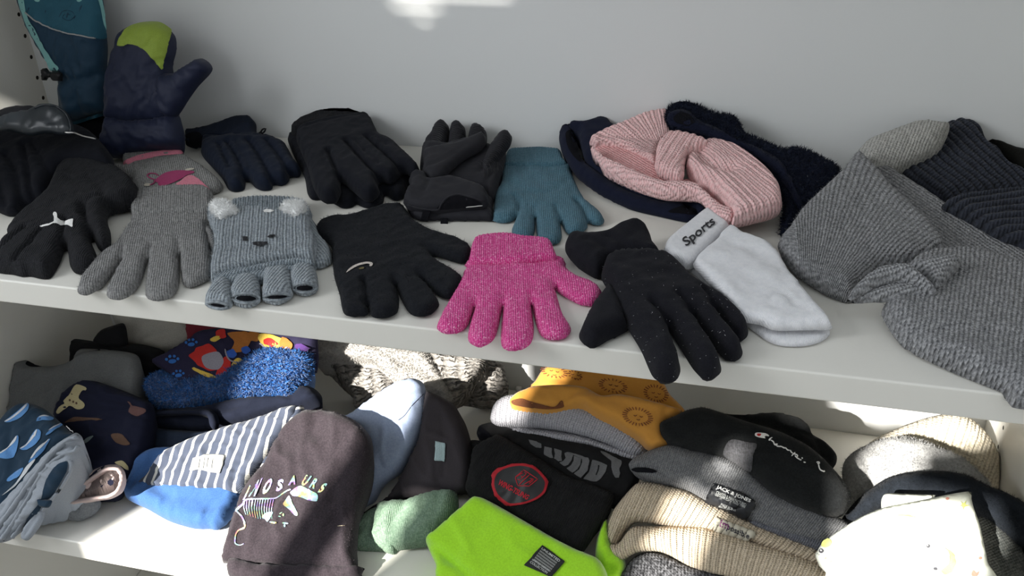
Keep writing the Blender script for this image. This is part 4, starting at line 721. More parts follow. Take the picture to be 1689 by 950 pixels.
# paw-print scarf, blue fluffy neck warmer, navy cloth
t = hat('blue fluffy neck warmer lying on the folded navy scarf', (390, 640), 'neck_warmer', 'neck warmer')
m_bl = cloth('bright_blue_sherpa', (.012, .13, .42), 300, 1.5, (.006, .06, .22), sheen=.5)
b1 = pillow('pile_fabric', t, K((122, 292), (135, 262), (180, 236), (260, 255), (420, 240), (520, 180), (600, 140), (700, 140), (775, 160), (795, 200), (785, 240), (750, 292), (708, 348), (650, 336), (600, 338), (540, 350), (450, 350), (400, 358), (350, 372), (300, 392), (250, 402), (190, 396), (150, 362)), ('L', 380, 630, 92, 46), m_bl, T=26, r=16, res=4, bot=50, wr=(4, 20), creases=[(K((340, 290), (380, 340), (390, 370)), 5, 7)])
fuzz('pile', t, [b1], 15000, 5.5, 1.3, m_bl, .45, .6, 2)
t = hat('navy scarf with blue paw prints and bright coloured patches, top of its stack', (360, 580), 'scarf', 'scarf')
m_pp = cloth('plum_navy_fabric', (.025, .022, .050), 1000, .2, (.02, .018, .042))
p1 = pillow('fabric', t, K((124, 186), (200, 145), (290, 92), (340, 60), (600, 40), (800, 80), (790, 125), (745, 150), (680, 150), (600, 135), (560, 160), (520, 200), (460, 245), (415, 270), (340, 277), (255, 286), (220, 262), (160, 212)), ('L', 350, 590, 122, 44), m_pp, T=10, r=8, wr=(2, 30), bot=90, lifts=[(390, 580, 30, 4)])
pb = cloth('paw_blue', (.03, .14, .45), 900, .1)
for cx, cy, sc in ((212, 184, 1.0), (290, 115, .9), (238, 243, .85), (308, 278, .5)):
    decal('paw_print', t, [p1], K(*ell(cx, cy+6*sc, 17*sc, 9*sc, -5, 10)), pb, 1.1, 3)
    for dx, dy in ((-24, -2), (-10, -14), (8, -15), (23, -4)): decal('paw_print', t, [p1], K(*ell(cx+dx*sc, cy+dy*sc, 6.5*sc, 6.5*sc, 0, 8)), pb, 1.1, 2)
col = lambda n_, c_: cloth(n_, c_, 900, .1)
red, org, yel, grn, lgr, sky, blk = col('red_patch', (.50, .025, .02)), col('orange_patch', (.42, .15, .03)), col('yellow_patch', (.70, .48, .08)), col('green_patch', (.13, .30, .12)), col('grey_patch', (.30, .28, .33)), col('blue_patch', (.03, .10, .42)), col('black_patch', (.01, .01, .02))
for k_, (q, m_) in enumerate((((blob(350, 175, 62, 50, 30, 14)), red), (blob(425, 215, 32, 42, 20, 12), red), (((335, 170), (400, 150), (425, 190), (400, 225), (350, 215)), lgr), (((300, 215), (350, 235), (420, 262), (410, 268), (345, 250), (298, 226)), yel), (blob(412, 78, 26, 20, 10, 12), red), (blob(392, 98, 24, 10, -20, 10), yel),
     (((440, 75), (520, 70), (535, 110), (500, 150), (455, 150), (470, 110)), org), (blob(545, 88, 28, 22, 0, 12), org), (blob(455, 160, 20, 18, 0, 10), sky), (blob(515, 145, 20, 14, 0, 10), sky), (blob(480, 200, 26, 18, -40, 10), yel), (blob(620, 105, 55, 26, 12, 12), yel), (blob(618, 112, 30, 14, 12, 10), red), (blob(680, 118, 30, 20, 30, 10), org), (blob(745, 130, 30, 12, 10, 10), col('violet_patch', (.08, .03, .16))))):
    decal('patch', t, [p1], K(*q), m_, 1.2+k_*.12, 4)
line_on('edging', t, [p1], K((430, 140), (450, 185), (500, 190), (560, 160), (595, 130), (570, 115), (640, 140), (690, 130)), 1.2, lgr, 2)
m_ns = cloth('navy_jersey', (.010, .0125, .024), 900, .3, (.007, .009, .018))
t = hat('folded plain navy scarf under the blue fluffy neck warmer', (390, 720), 'scarf', 'scarf')
n1 = pillow('fabric', t, K((60, 440), (90, 400), (200, 385), (350, 375), (500, 340), (700, 330), (750, 290), (800, 305), (829, 340), (810, 370), (740, 385), (640, 400), (500, 450), (400, 470), (250, 480), (120, 470)), ('L', 380, 700, 58, 38), m_ns, T=20, r=14, bot=20, wr=(2, 30), creases=[(K((200, 425), (300, 430), (380, 450)), 7, 5), (K((400, 400), (560, 380), (720, 350)), 3, 5)])
pillow('lower_fold', t, K((105, 462), (200, 470), (330, 478), (420, 470), (330, 505), (250, 550), (160, 575), (140, 560), (112, 495)), ('L', 300, 720, 52, 46), cloth('navy_nap', (.018, .026, .045), 700, .4), T=12, r=9, bot=10)
pillow('rolled_edge', t, K((100, 398), (200, 390), (300, 388), (360, 385), (395, 410), (405, 450), (390, 480), (370, 460), (360, 425), (300, 412), (200, 415), (110, 420)), ('L', 300, 695, 72, 44), m_ns, T=10, r=6, res=3)
# striped hat and blue hat
m_bh = cloth('blue_jersey', (.045, .115, .29), 700, .35, (.03, .085, .23))
t = hat('plain mid-blue hat under the striped one', (300, 840))
bb = pillow('crown', t, K((18, 748), (50, 660), (100, 570), (250, 560), (450, 690), (500, 740), (482, 780), (440, 850), (392, 886), (370, 882), (300, 880), (200, 850), (110, 800)), ('L', 300, 820, 22, 22), m_bh, T=22, r=16, bot=0, wr=(3, 34), creases=[(K((365, 880), (380, 820), (440, 770), (480, 745)), 3, 3), (K((378, 884), (410, 820), (480, 765)), 3, 3), (K((150, 740), (240, 780), (250, 830)), 2, 8)])
m_st = stripes('navy_white_stripes', (.026, .034, .062), (.62, .61, .57), 13, .27, (.085, .10, .14))
t = hat('navy and white striped hat with a cream sewn label', (370, 770))
st = pillow('crown', t, K((84, 695), (95, 680), (130, 650), (160, 600), (210, 555), (330, 500), (420, 468), (560, 430), (680, 385), (735, 375), (752, 385), (745, 420), (700, 480), (620, 590), (560, 670), (500, 738), (400, 738), (300, 734), (200, 728), (100, 720)), ('L', 350, 760, 56, 38), m_st, T=24, r=12, bot=30, wr=(2, 40), res=3, uvl=K((380, 725), (480, 455)), lifts=[(330, 760, 30, 3)], creases=[(K((210, 720), (200, 640), (340, 560), (420, 480)), 3, 5), (K((500, 735), (500, 650), (560, 590), (600, 520)), 4, 5)])
sr = pillow('brim_fold', t, K((496, 738), (490, 690), (520, 650), (548, 590), (570, 540), (610, 490), (680, 430), (735, 372), (755, 384), (745, 420), (700, 485), (640, 580), (600, 640), (540, 700), (515, 738)), ('L', 440, 740, 74, 44), m_st, T=12, r=8, res=3, bot=40, uvl=K((500, 650), (700, 600)))
decal('opening_shade', t, [sr], K((568, 560), (590, 520), (640, 480), (668, 462), (640, 520), (600, 580), (578, 582)), black_in, 1, 4)  # shade within the brim fold painted black
lb = decal('label_tag', t, [st], K((298, 590), (340, 577), (385, 574), (430, 578), (420, 618), (408, 652), (350, 640), (284, 640)), cloth('cream_tag', (.42, .42, .40), 900, .2), 1.4, 4, th=.8, corner=True)
lb['label'] = 'cream sewn label'
for a, b_ in (((325, 590), (318, 630)), ((345, 585), (338, 632)), ((358, 588), (352, 628)), ((378, 592), (372, 632))): line_on('print', t, [lb], K(a, b_), .35, m_gf, .4)
# dinosaur hat
m_di = cloth('plum_black_jersey', (.040, .031, .037), 420, .6, (.024, .019, .023), sheen=.35, spots=((.25, .22, .24), 420, .10))
t = hat('plum-black jersey hat printed DINOSAURS in shiny rainbow foil', (480, 830))
pillow('hem_fold', t, L((50, 885), (200, 908), (550, 915), (560, 940), (545, 965), (300, 975), (60, 965)), ('L', 470, 938, 8, 18), m_di, T=14, r=9, bot=0)
di = pillow('crown', t, L((18, 895), (35, 820), (60, 720), (90, 640), (120, 590), (180, 520), (215, 440), (260, 370), (320, 318), (370, 302), (430, 306), (500, 328), (560, 360), (600, 410), (608, 460), (600, 520), (575, 630), (552, 720), (545, 850), (537, 932), (400, 930), (200, 915), (40, 902)), ('L', 480, 820, 54, 32), m_di, T=20, r=16, bot=4, wr=(5, 40), wk=(4, 34), lifts=[(570, 700, 40, 8)], creases=[(L((390, 310), (400, 360), (380, 400)), 5, 9), (L((250, 420), (330, 400), (400, 420)), 3, 10)])
ho = holo()
for ch, (x, y, ang, hgt, wd) in zip('DINOSAURS', ((385, 325, 62, 70, 42), (128, 345, -62, 0, 0),)): pass
lets = (('I', [(118, 362), (132, 362), (192, 228), (184, 226)]), ('N', [(170, 332), (225, 328), (300, 160), (256, 178)]), ('O', [(282, 318), (345, 300), (405, 165), (345, 165)]), ('S', [(418, 290), (480, 265), (500, 170), (445, 170)]), ('A', [(535, 228), (600, 222), (610, 130), (565, 140)]),
        ('U', [(650, 225), (695, 235), (752, 145), (700, 132)]), ('R', [(722, 250), (775, 262), (830, 170), (778, 165)]), ('S', [(798, 298), (850, 290), (900, 208), (860, 208)]))
for ch, q in lets: text('foil_letter', t, [di], ch, R(*q), ho, 1.2, bold=.045)
decal('foil_print', t, [di], R((555, 290), (600, 250), (650, 232), (700, 248), (740, 275), (790, 300), (810, 330), (800, 372), (770, 375), (720, 365), (670, 345), (620, 330), (580, 322)), ho, 1.2, 2)['label'] = 'foil dinosaur skull'
decal('foil_print', t, [di], R((485, 405), (500, 375), (540, 322), (560, 350), (580, 400), (625, 490), (615, 508), (590, 500), (540, 450)), ho, 1.2, 2)
for a, b_, w in [((135+i*24, 360-i*0+ (0 if i else 15)), (148+i*20+i*2, 500+8*min(i, 5)), 9) for i in range(12)]: decal('foil_rib', t, [di], R(*band_poly([a, ((a[0]+b_[0])/2-12, (a[1]+b_[1])/2), b_], w, 4)), ho, 1.2, 2, corner=True)
decal('foil_print', t, [di], R(*band_poly([(120, 385), (160, 355), (260, 352), (400, 350), (450, 330), (520, 280), (560, 262)], 14, 10)), ho, 1.1, 2, corner=True)
decal('foil_print', t, [di], R(*band_poly([(130, 390), (75, 440), (60, 470), (110, 520), (140, 610), (80, 640), (50, 680), (45, 760), (90, 780), (130, 765)], 20, 8)), ho, 1.2, 2, corner=True)
decal('foil_print', t, [di], R((290, 520), (330, 480), (400, 475), (375, 520), (345, 565), (320, 540)), ho, 1.3, 2)
for q in ((395, 570, 32, 9, 10), (465, 485, 18, 6, -30), (490, 500, 9, 14, 0), (455, 515, 16, 5, 10), (508, 578, 30, 8, 5), (500, 600, 10, 14, 0)): decal('foil_print', t, [di], R(*ell(*q, 8)), ho, 1.2, 2)
line_on('lint', t, [di], R((990, 604), (1020, 600), (1052, 598)), .5, cloth('straw', (.6, .5, .35), 500, .1), .8)
fuzz('fuzz', t, [di], 4000, 1.8, .25, cloth('plum_fuzz', (.12, .10, .115), 500, .1), .8, seed=12)
# green hat, light blue hat, dark grey hat
m_gn = knit('sage_green_knit', (.16, .25, .175), 2.0, .7, .6, (.24, .34, .25), .4, 420)
t = hat('sage green fine-knit hat under the charcoal one', (690, 860))
pillow('back_fold', t, L((530, 850), (540, 760), (600, 700), (700, 690), (700, 860), (640, 858)), ('L', 640, 860, 14, 18), m_gn, T=18, r=12, bot=0)
pillow('crown', t, L((595, 812), (600, 770), (615, 710), (640, 665), (740, 650), (850, 620), (930, 620), (940, 700), (880, 790), (830, 832), (720, 850), (655, 857), (610, 840)), ('L', 690, 850, 26, 28), m_gn, T=24, r=18, bot=0, wr=(2.5, 30), uvl=L((650, 820), (680, 660)), creases=[(L((740, 650), (735, 700), (690, 760)), 5, 6)])
m_lb = cloth('heather_blue_jersey', (.36, .42, .56), 350, .3, (.25, .31, .46), amt=1.0)
t = hat('pale heather blue jersey hat with seam, leaning between dark hats', (640, 740))
lbh = pillow('crown', t, L((490, 335), (530, 305), (600, 255), (680, 200), (750, 177), (800, 190), (817, 225), (815, 320), (790, 400), (760, 460), (720, 535), (650, 600), (605, 680), (556, 725), (560, 640), (590, 560), (606, 500), (600, 440), (560, 370)), ('L', 640, 720, 64, 44), m_lb, T=20, r=16, wk=(4, 30), bot=10, wr=(3, 40), lifts=[(690, 640, 24, 6)], creases=[(L((705, 340), (740, 310), (770, 270), (805, 240)), 3, 2.5), (L((720, 540), (680, 545), (650, 500)), 4, 6)])
line_on('seam', t, [lbh], L((702, 342), (730, 322), (760, 282), (806, 236)), .5, m_ns, .1)
m_ch = cloth('charcoal_jersey', (.050, .044, .050), 900, .3, (.040, .035, .040))
t = hat('charcoal jersey slouch hat with a small pale blue side tag', (720, 770))
ch = pillow('crown', t, L((812, 240), (850, 238), (920, 276), (950, 320), (972, 362), (992, 430), (1000, 500), (998, 560), (985, 618), (940, 630), (850, 628), (740, 650), (650, 676), (560, 715), (600, 680), (665, 640), (700, 590), (745, 500), (790, 400)), ('L', 720, 760, 52, 38), m_ch, T=20, r=15, wk=(4, 30), bot=12, wr=(3, 40), creases=[(L((885, 300), (895, 430), (895, 560)), 2, 3), (L((620, 682), (700, 652), (850, 636)), 2, 3)])
lb = decal('side_tag', t, [ch], L((852, 422), (893, 430), (890, 502), (846, 498)), cloth('pale_blue_tag', (.42, .55, .58), 900, .2), 1.6, 3, th=.8, corner=True); lb['label'] = 'pale blue tag'
# grey sherpa hat with ear flaps
m_sh = cloth('cream_sherpa', (.50, .48, .45), 330, 1.6, (.36, .34, .32)); m_cg = knit('chunky_grey_pile', (.42, .39, .36), 7.5, 3.5, .10, (.30, .28, .26), .5, 300, row=3.2, chev=.9, warp=2.5)
t = hat('grey chunky-ribbed fleece hat turned to its pale sherpa lining, at the back', (700, 640))
def chunky(pts, pl, uv, **k): return pillow('ribbed_side', t, pts, pl, m_cg, T=18, r=14, ribs=(4.2, 7.5), res=2, uvl=uv, wr=(2.5, 9), **k)
chunky(S((130, 175), (380, 190), (520, 215), (580, 262), (650, 330), (560, 440), (450, 480), (360, 515), (350, 430), (280, 322), (200, 242)), ('L', 590, 640, 44, 42), S((250, 260), (500, 250), (360, 450), (560, 380)), bot=0)
chunky(S((1230, 200), (1290, 170), (1390, 215), (1412, 300), (1432, 380), (1382, 470), (1200, 492), (1060, 475), (1120, 400), (1180, 300)), ('L', 800, 640, 40, 46), S((1250, 230), (1400, 240), (1200, 460), (1390, 440)), bot=0)
chunky(S((830, 120), (1060, 130), (1280, 180), (1250, 250), (1150, 380), (1045, 500), (1000, 440), (940, 300)), ('L', 750, 620, 76, 48), S((900, 180), (1200, 210), (1030, 420), (1130, 380)), bot=20)
s1_ = pillow('sherpa_lining', t, S((28, 100), (35, 55), (70, 20), (300, 20), (600, 60), (850, 120), (900, 190), (960, 290), (1040, 430), (1040, 462), (1000, 465), (965, 430), (870, 425), (700, 400), (640, 345), (600, 300), (560, 260), (500, 215), (380, 202), (150, 182), (60, 165)), ('L', 660, 610, 84, 46), m_sh, T=20, r=16, bot=40, wr=(3, 16), creases=[(S((640, 340), (720, 250), (830, 250), (960, 350)), 7, 7)])
fuzz('pile', t, [s1_], 9000, 4.2, .7, m_sh, .6, .5, 6)
# ------------------------------------------------------------------ lower shelf, middle stack
m_lm = cloth('neon_lime_fleece', (.36, .72, .018), 420, .6, (.30, .62, .012), sheen=.5)
t = hat('neon lime fleece hat at the front, under the black hat with red badge', (850, 900))
lm = pillow('crown', t, M((58, 805), (72, 780), (120, 740), (180, 690), (240, 640), (278, 615), (340, 640), (480, 720), (600, 790), (700, 840), (790, 880), (830, 960), (800, 1010), (160, 1010), (100, 900)), ('L', 850, 910, 42, 30), m_lm, T=22, r=12, bot=0, wr=(3, 40), wk=(3, 36), creases=[(M((62, 812), (130, 862), (230, 945), (300, 1000)), 7, 5)])
pillow('side_fold', t, M((780, 800), (800, 740), (822, 705), (832, 760), (850, 820), (900, 880), (906, 930), (890, 985), (780, 985), (775, 880)), ('L', 1010, 900, 34, 40), m_lm, T=20, r=14, bot=0, creases=[(M((790, 870), (850, 930), (900, 960)), 3, 5)])
tg = decal('label_tag', t, [lm], M((552, 820), (648, 890), (588, 958), (474, 906)), nm('black_woven', (0.0162, 0.01755, 0.0162), .8)[0], 1.6, 4, th=.9, corner=True); tg['label'] = 'black woven label'
tw = nm('woven_grey', (.45, .46, .45), .8)[0]
Lq = F(860, 870, 11.88)
text('lettering', t, [tg], 'UNLIMITED', Lq((385, 425), (735, 680), (770, 640), (415, 395)), tw, .5, bold=.02)
for i in range(5):
    x, y = -i*31, i*41; text('lettering', t, [tg], ('GOODS MADE FOR WINTER DAYS', 'WOVEN AND SEWN WITH CARE', 'SOFT AND WARM FLEECE HAT', 'ONE SIZE FITS MOST HEADS', 'HAND WASH ONLY PLEASE')[i], Lq((355+x, 475+y), (680+x, 710+y), (700+x, 680+y), (375+x, 445+y)), tw, .5) if False else text('lettering', t, [tg], 'IIIIIIIIIIIIIIIIIIIIIII', Lq((355+x, 475+y), (680+x, 710+y), (700+x, 682+y), (375+x, 447+y)), tw, .5)
text('lettering', t, [tg], 'UNITED DESIGN', Lq((205, 640), (540, 865), (560, 830), (225, 612)), tw, .5, bold=.02)
text('lettering', t, [tg], 'COLLECTION', Lq((160, 690), (495, 912), (525, 872), (190, 652)), tw, .5, bold=.02)
m_bq = knit('black_fine_knit', (0.01148, 0.01148, 0.01215), 2.0, .8, .45, (.016, .016, .017), .3, 500, .08)
t = hat('black jersey hat with large grey letters and leaping cat, under the ribbed grey one', (930, 760))
bj = cloth('black_jersey', (0.01148, 0.01148, 0.01215), 1000, .3, (0.0081, 0.0081, 0.008775), sheen=.1)
pu = pillow('crown', t, M((275, 345), (282, 315), (310, 304), (345, 300), (420, 320), (600, 360), (780, 400), (900, 440), (975, 470), (960, 540), (920, 620), (860, 670), (820, 640), (700, 590), (500, 480), (380, 410), (330, 382), (285, 372)), ('L', 920, 750, 88, 42), bj, T=18, r=14, bot=40, wr=(2, 40))
decal('opening_shade', t, [pu], M((276, 345), (285, 318), (300, 325), (330, 350), (345, 382), (290, 372)), black_in, 1, 4)  # black painted in as the shade of the hat's mouth
gp = cloth('grey_print', (.12, .12, .125), 900, .1)
PU = F(860, 700, 7.916)
for q in (((95, 200), (180, 220), (262, 250), (266, 308), (190, 300), (120, 255)), ((303, 285), (400, 310), (398, 365), (425, 440), (380, 436), (295, 392)), ((428, 315), (530, 345), (520, 420), (535, 478), (480, 482), (430, 442), (440, 380)),
          ((563, 375), (600, 360), (678, 400), (660, 465), (612, 530), (560, 545), (495, 500), (545, 480), (580, 440)), ((690, 412), (780, 440), (770, 530), (735, 590), (668, 636), (590, 575), (650, 530), (685, 470)), ((600, 358), (740, 395), (880, 438), (892, 475), (862, 600), (775, 698), (688, 648), (760, 590), (795, 500), (790, 445), (700, 410)),
          ((930, 465), (1000, 475), (1125, 535), (1100, 630), (1050, 705), (985, 752), (905, 742), (805, 710), (880, 620), (905, 530))):
    decal('print_letter', t, [pu], PU(*q), gp, 1.2, 2.5, corner=True)
decal('print_letter', t, [pu], PU(*band_poly([(1010, 530), (1005, 590), (975, 662)], 16)), bj, 1.6, 2)['label'] = 'black slot in the letter A'
decal('logo', t, [pu], PU((1030, 350), (1100, 370), (1190, 420), (1310, 480), (1312, 520), (1280, 585), (1288, 640), (1270, 692), (1225, 696), (1200, 650), (1178, 570), (1182, 480), (1110, 430), (1040, 375)), gp, 1.2, 3, corner=True)['label'] = 'grey leaping-cat logo'
t = hat('black ribbed hat with round red and black badge', (890, 820))
pillow('side', t, M((240, 385), (300, 378), (340, 385), (330, 480), (320, 600), (230, 600), (215, 500)), ('L', 790, 770, 46, 30), m_bq, T=18, r=14, bot=0)
wt = pillow('cuff', t, M((248, 470), (265, 410), (320, 372), (370, 352), (430, 385), (520, 440), (650, 520), (760, 560), (850, 600), (848, 640), (830, 690), (785, 760), (725, 850), (692, 866), (600, 822), (500, 762), (400, 692), (310, 640), (228, 590), (235, 530)), ('L', 880, 800, 72, 38), m_bq, T=24, r=15, bot=20, wr=(2, 40), uvl=M((480, 700), (560, 540)), creases=[(M((600, 560), (700, 590), (840, 640)), 5, 6)])
bd_ = decal('badge', t, [wt], M((372, 492), (415, 478), (460, 474), (510, 484), (545, 510), (573, 550), (565, 595), (530, 625), (480, 645), (420, 654), (385, 640), (352, 608), (337, 565), (342, 522)), nm('red_thread', (.38, .01, .02), .7)[0], 1.5, 4, th=1.0); bd_['label'] = 'round badge edged in red'
b3 = decal('badge_field', t, [bd_], M((378, 502), (418, 488), (460, 484), (505, 493), (537, 518), (561, 552), (554, 589), (524, 616), (478, 635), (422, 643), (392, 630), (362, 602), (348, 565), (352, 528)), nm('black_satin', (.015, .015, .017), .5, .2)[0], .6, 4)
rt = nm('red_embroidery', (.42, .012, .025), .7)[0]
WG = F(800, 750, 9.5)
text('lettering', t, [b3], 'WING-TSUNG', WG((190, 465), (655, 710), (705, 640), (240, 385)), rt, .6, bold=.03)
for q in ([(600, 250), (475, 352), (515, 485)], [(515, 485), (690, 492), (825, 385)], [(605, 235), (825, 382)], [(700, 312), (535, 470)], [(620, 275), (655, 300), (560, 385)], [(600, 290), (560, 300), (500, 345)], [(560, 330), (590, 350)], [(510, 385), (560, 400)], [(760, 375), (610, 470)], [(700, 370), (770, 385), (690, 455)], [(680, 420), (720, 430)]):
    line_on('crest', t, [b3], WG(*q), .6, rt, .4, smooth=False)
m_lg = knit('pale_lilac_grey_rib', (.34, .335, .37), 3.2, 1.0, .5, (.42, .415, .45), .5, 400)
t = hat('pale lilac-grey ribbed hat with doubled cuff, under the mustard cloth', (930, 710))
pillow('lower_fold', t, M((338, 295), (380, 315), (500, 322), (700, 350), (850, 395), (985, 435), (988, 455), (962, 466), (900, 456), (760, 402), (600, 377), (450, 352), (365, 338)), ('L', 930, 715, 108, 52), m_lg, T=16, r=10, ribs=(1.7, 5.2), res=2, uvl=M((460, 350), (470, 320), (880, 450), (900, 400)))
pillow('upper_fold', t, M((333, 285), (350, 222), (385, 190), (440, 180), (560, 200), (720, 222), (850, 280), (950, 340), (1000, 400), (990, 440), (930, 445), (850, 403), (740, 363), (600, 332), (450, 322), (365, 322)), ('L', 930, 700, 116, 52), m_lg, T=22, r=13, ribs=(1.9, 5.4), res=2, uvl=M((430, 310), (440, 220), (880, 420), (930, 340)), bot=70)
m_mu = cloth('mustard_jersey', (.56, .26, .045), 1200, .2, (.51, .23, .038), sheen=.2)
t = hat('mustard jersey cloth printed with sleepy sun faces, top of the middle stack', (990, 660), 'neck_warmer', 'neck warmer')
mb = pillow('back_layer', t, M((500, 155), (520, 125), (560, 70), (640, 40), (900, 60), (1050, 120), (1090, 180), (1158, 258), (1100, 320), (1000, 300), (800, 240), (640, 180)), ('L', 1000, 640, 138, 38), m_mu, T=12, r=10, bot=100, wr=(4, 30), creases=[(M((720, 90), (860, 140), (1050, 220)), 4, 5), (M((540, 145), (600, 120), (720, 130)), 3, 5)])
mf = pillow('front_layer', t, M((412, 205), (440, 175), (480, 158), (520, 145), (640, 140), (730, 150), (800, 185), (880, 180), (1000, 205), (1145, 250), (1080, 290), (1065, 340), (1088, 385), (1012, 407), (950, 352), (850, 292), (780, 262), (720, 222), (640, 236), (560, 242), (430, 228)), ('L', 980, 680, 150, 38), m_mu, T=10, r=8, bot=110, wr=(4, 30), creases=[(M((640, 215), (700, 175), (760, 175)), 5, 5), (M((1075, 250), (1060, 320), (1070, 380)), 3, 4), (M((780, 200), (900, 230), (1000, 300)), 3, 7)])
decal('opening_shade', t, [mf], M((420, 208), (460, 198), (520, 215), (600, 232), (632, 205), (640, 236), (560, 244), (440, 226)), cloth('mustard_shadow', (.16, .055, .02), 800, .1), .8, 4)  # shade under the fold put in as dark mustard colour
bp = cloth('rust_print', (.20, .06, .025), 900, .1)
for (cx, cy, rx, ry, ob, n_) in ((955, 275, 55, 34, mf, 26), (1032, 178, 44, 32, mb, 22), (850, 145, 52, 26, mb, 20), (600, 85, 50, 22, mb, 18), (690, 100, 26, 16, mb, 12)):
    for i in range(n_):
        a = 2*math.pi*i/n_; c0, s0 = math.cos(a), math.sin(a)
        decal('sun_ray', t, [ob], M(*band_poly([(cx+rx*.82*c0, cy+ry*.82*s0+c0*6), (cx+rx*1.2*c0, cy+ry*1.2*s0+c0*9)], 4)), bp, .9, 2, corner=True)
    for q in ([(cx-18, cy-6), (cx-10, cy-2), (cx-4, cy-6)], [(cx+8, cy-2), (cx+15, cy+3), (cx+22, cy)], [(cx-6, cy+12), (cx+2, cy+15), (cx+10, cy+13)]): line_on('sun_face', t, [ob], M(*q), .5, bp, .5, 1.5)
t = thing('lint_ball', 'tiny white fluff ball on the lower shelf behind the ribbed grey hat', 'lint', at('L', 857, 642))
pillow('fluff', t, [(850, 642), (853, 636), (858, 637), (864, 642), (860, 648), (853, 647)], ('L', 857, 642, 3, 0), white_p, T=6, r=4, res=1.5, bot=0)
# ------------------------------------------------------------------ lower shelf, right stack
t = hat('dark charcoal flecked hat at the very bottom of the right stack', (1090, 940))
pillow('crown', t, N((150, 1000), (165, 900), (228, 840), (330, 825), (500, 895), (640, 935), (760, 960), (760, 1020)), ('L', 1090, 930, 22, 35), knit('charcoal_knit', (.03, .03, .033), 4, 1.6, .4, (.14, .14, .15), .4, 260), T=22, r=16, bot=0, uvl=N((300, 960), (310, 840)))
m_cr = knit('cream_chunky_rib', (.60, .49, .36), 3.6, 1.6, .42, (.68, .57, .43), .4, 350, row=.75)
t = hat('cream chunky rib-knit hat labelled impossible, under the grey one', (1180, 870))
pillow('lower_fold', t, N((78, 780), (130, 775), (200, 695), (330, 690), (480, 690), (600, 700), (900, 790), (1100, 850), (1260, 920), (1330, 1000), (1100, 1010), (900, 985), (640, 942), (500, 900), (400, 845), (330, 822), (230, 828), (150, 868), (95, 830)), ('L', 1130, 900, 46, 52), m_cr, T=24, r=15, ribs=(2.9, 8), res=2, uvl=N((250, 820), (230, 700), (950, 990), (1010, 860)), bot=25)
cu_ = pillow('upper_fold', t, N((63, 740), (72, 670), (95, 610), (150, 540), (200, 485), (235, 462), (300, 460), (480, 500), (600, 560), (700, 600), (900, 690), (1050, 745), (1190, 800), (1240, 900), (1200, 925), (1000, 850), (800, 772), (600, 715), (450, 696), (330, 682), (220, 672), (165, 722), (125, 790), (85, 785)), ('L', 1160, 840, 72, 52), m_cr, T=28, r=17, ribs=(3.1, 8.2), res=2, uvl=N((190, 660), (270, 480), (1050, 850), (1130, 770)), bot=40)
tg = decal('label_tag', t, [cu_], N((640, 648), (832, 722), (812, 782), (622, 700)), nm('cream_satin_tag', (.47, .44, .36), .6, .1)[0], 3.2, 4, th=.8, corner=True); tg['label'] = 'cream label'
text('lettering', t, [tg], 'im', N((655, 690), (700, 707), (708, 672), (664, 655)), cloth('purple_print', (.2, .04, .16), 900, .1), .5, bold=.02)
text('lettering', t, [tg], 'possible', N((688, 714), (805, 765), (815, 730), (700, 676)), nm('ink_dark', (.02, .02, .03), .7)[0], .5, bold=.02)
m_jj = knit('mid_grey_rib', (.135, .138, .148), 2.6, 1.0, .5, (.21, .212, .22), .6, 380)
t = hat('mid-grey fine-rib hat with black rectangular label, under the black script one', (1220, 810))
pillow('lower_fold', t, N((800, 640), (1000, 690), (1200, 740), (1290, 745), (1240, 800), (1178, 830), (1100, 800), (960, 745), (830, 690)), ('L', 1300, 850, 84, 50), knit('slate_grey_rib', (.11, .115, .14), 2.6, 1.0, .5, (.16, .165, .19), .5, 380), T=16, r=10, uvl=N((1050, 760), (1080, 700)))
jj = pillow('crown', t, N((180, 372), (195, 345), (230, 320), (330, 278), (420, 262), (500, 285), (680, 325), (800, 390), (950, 510), (1050, 550), (1200, 610), (1335, 680), (1290, 745), (1240, 768), (1180, 790), (1080, 770), (950, 720), (800, 662), (590, 562), (480, 500), (300, 452), (212, 412)), ('L', 1200, 790, 106, 48), m_jj, T=22, r=15, ribs=(1.3, 4.2), res=2, bot=70, wr=(3, 34), uvl=N((300, 440), (350, 290), (1100, 770), (1200, 640)), creases=[(N((610, 330), (660, 420), (760, 440)), 4, 6), (N((200, 390), (300, 385), (380, 420)), 4, 4)])
decal('opening_shade', t, [jj], N((196, 388), (230, 378), (300, 392), (330, 410), (270, 408), (220, 404)), black_in, 1.4, 3)  # shade at the crown's open end, painted black
tg = decal('label_tag', t, [jj], N((620, 467), (700, 490), (780, 520), (842, 560), (822, 612), (800, 663), (690, 612), (583, 568), (590, 520)), nm('black_leather_tag', (.014, .015, .018), .45, 0)[0], 3.0, 4, th=1, corner=True); tg['label'] = 'black rectangular label'
text('lettering', t, [tg], 'JACK & JONES', N((634, 496), (812, 572), (822, 550), (644, 474)), white_p, .5, bold=.02)
text('lettering', t, [tg], 'CRAFTED & MANUFACTURED', N((636, 522), (790, 588), (795, 572), (642, 505)), tw, .5)
text('lettering', t, [tg], 'Garment Corp. Since 1990', N((628, 530), (785, 598), (790, 586), (634, 518)), tw, .5)
text('lettering', t, [tg], 'MADE FOR', N((660, 580), (722, 606), (726, 594), (664, 568)), tw, .5)
text('lettering', t, [tg], 'BLUE JEANS', N((650, 592), (738, 614), (742, 602), (654, 580)), tw, .5)
m_cb = cloth('black_brushed_knit', (0.01215, 0.0135, 0.01418), 420, .9, (0.00675, 0.007425, 0.0081), sheen=.2, spots=((.10, .10, .10), 420, .10))
t = hat('black brushed hat with white script lettering, top of the right stack', (1240, 740))
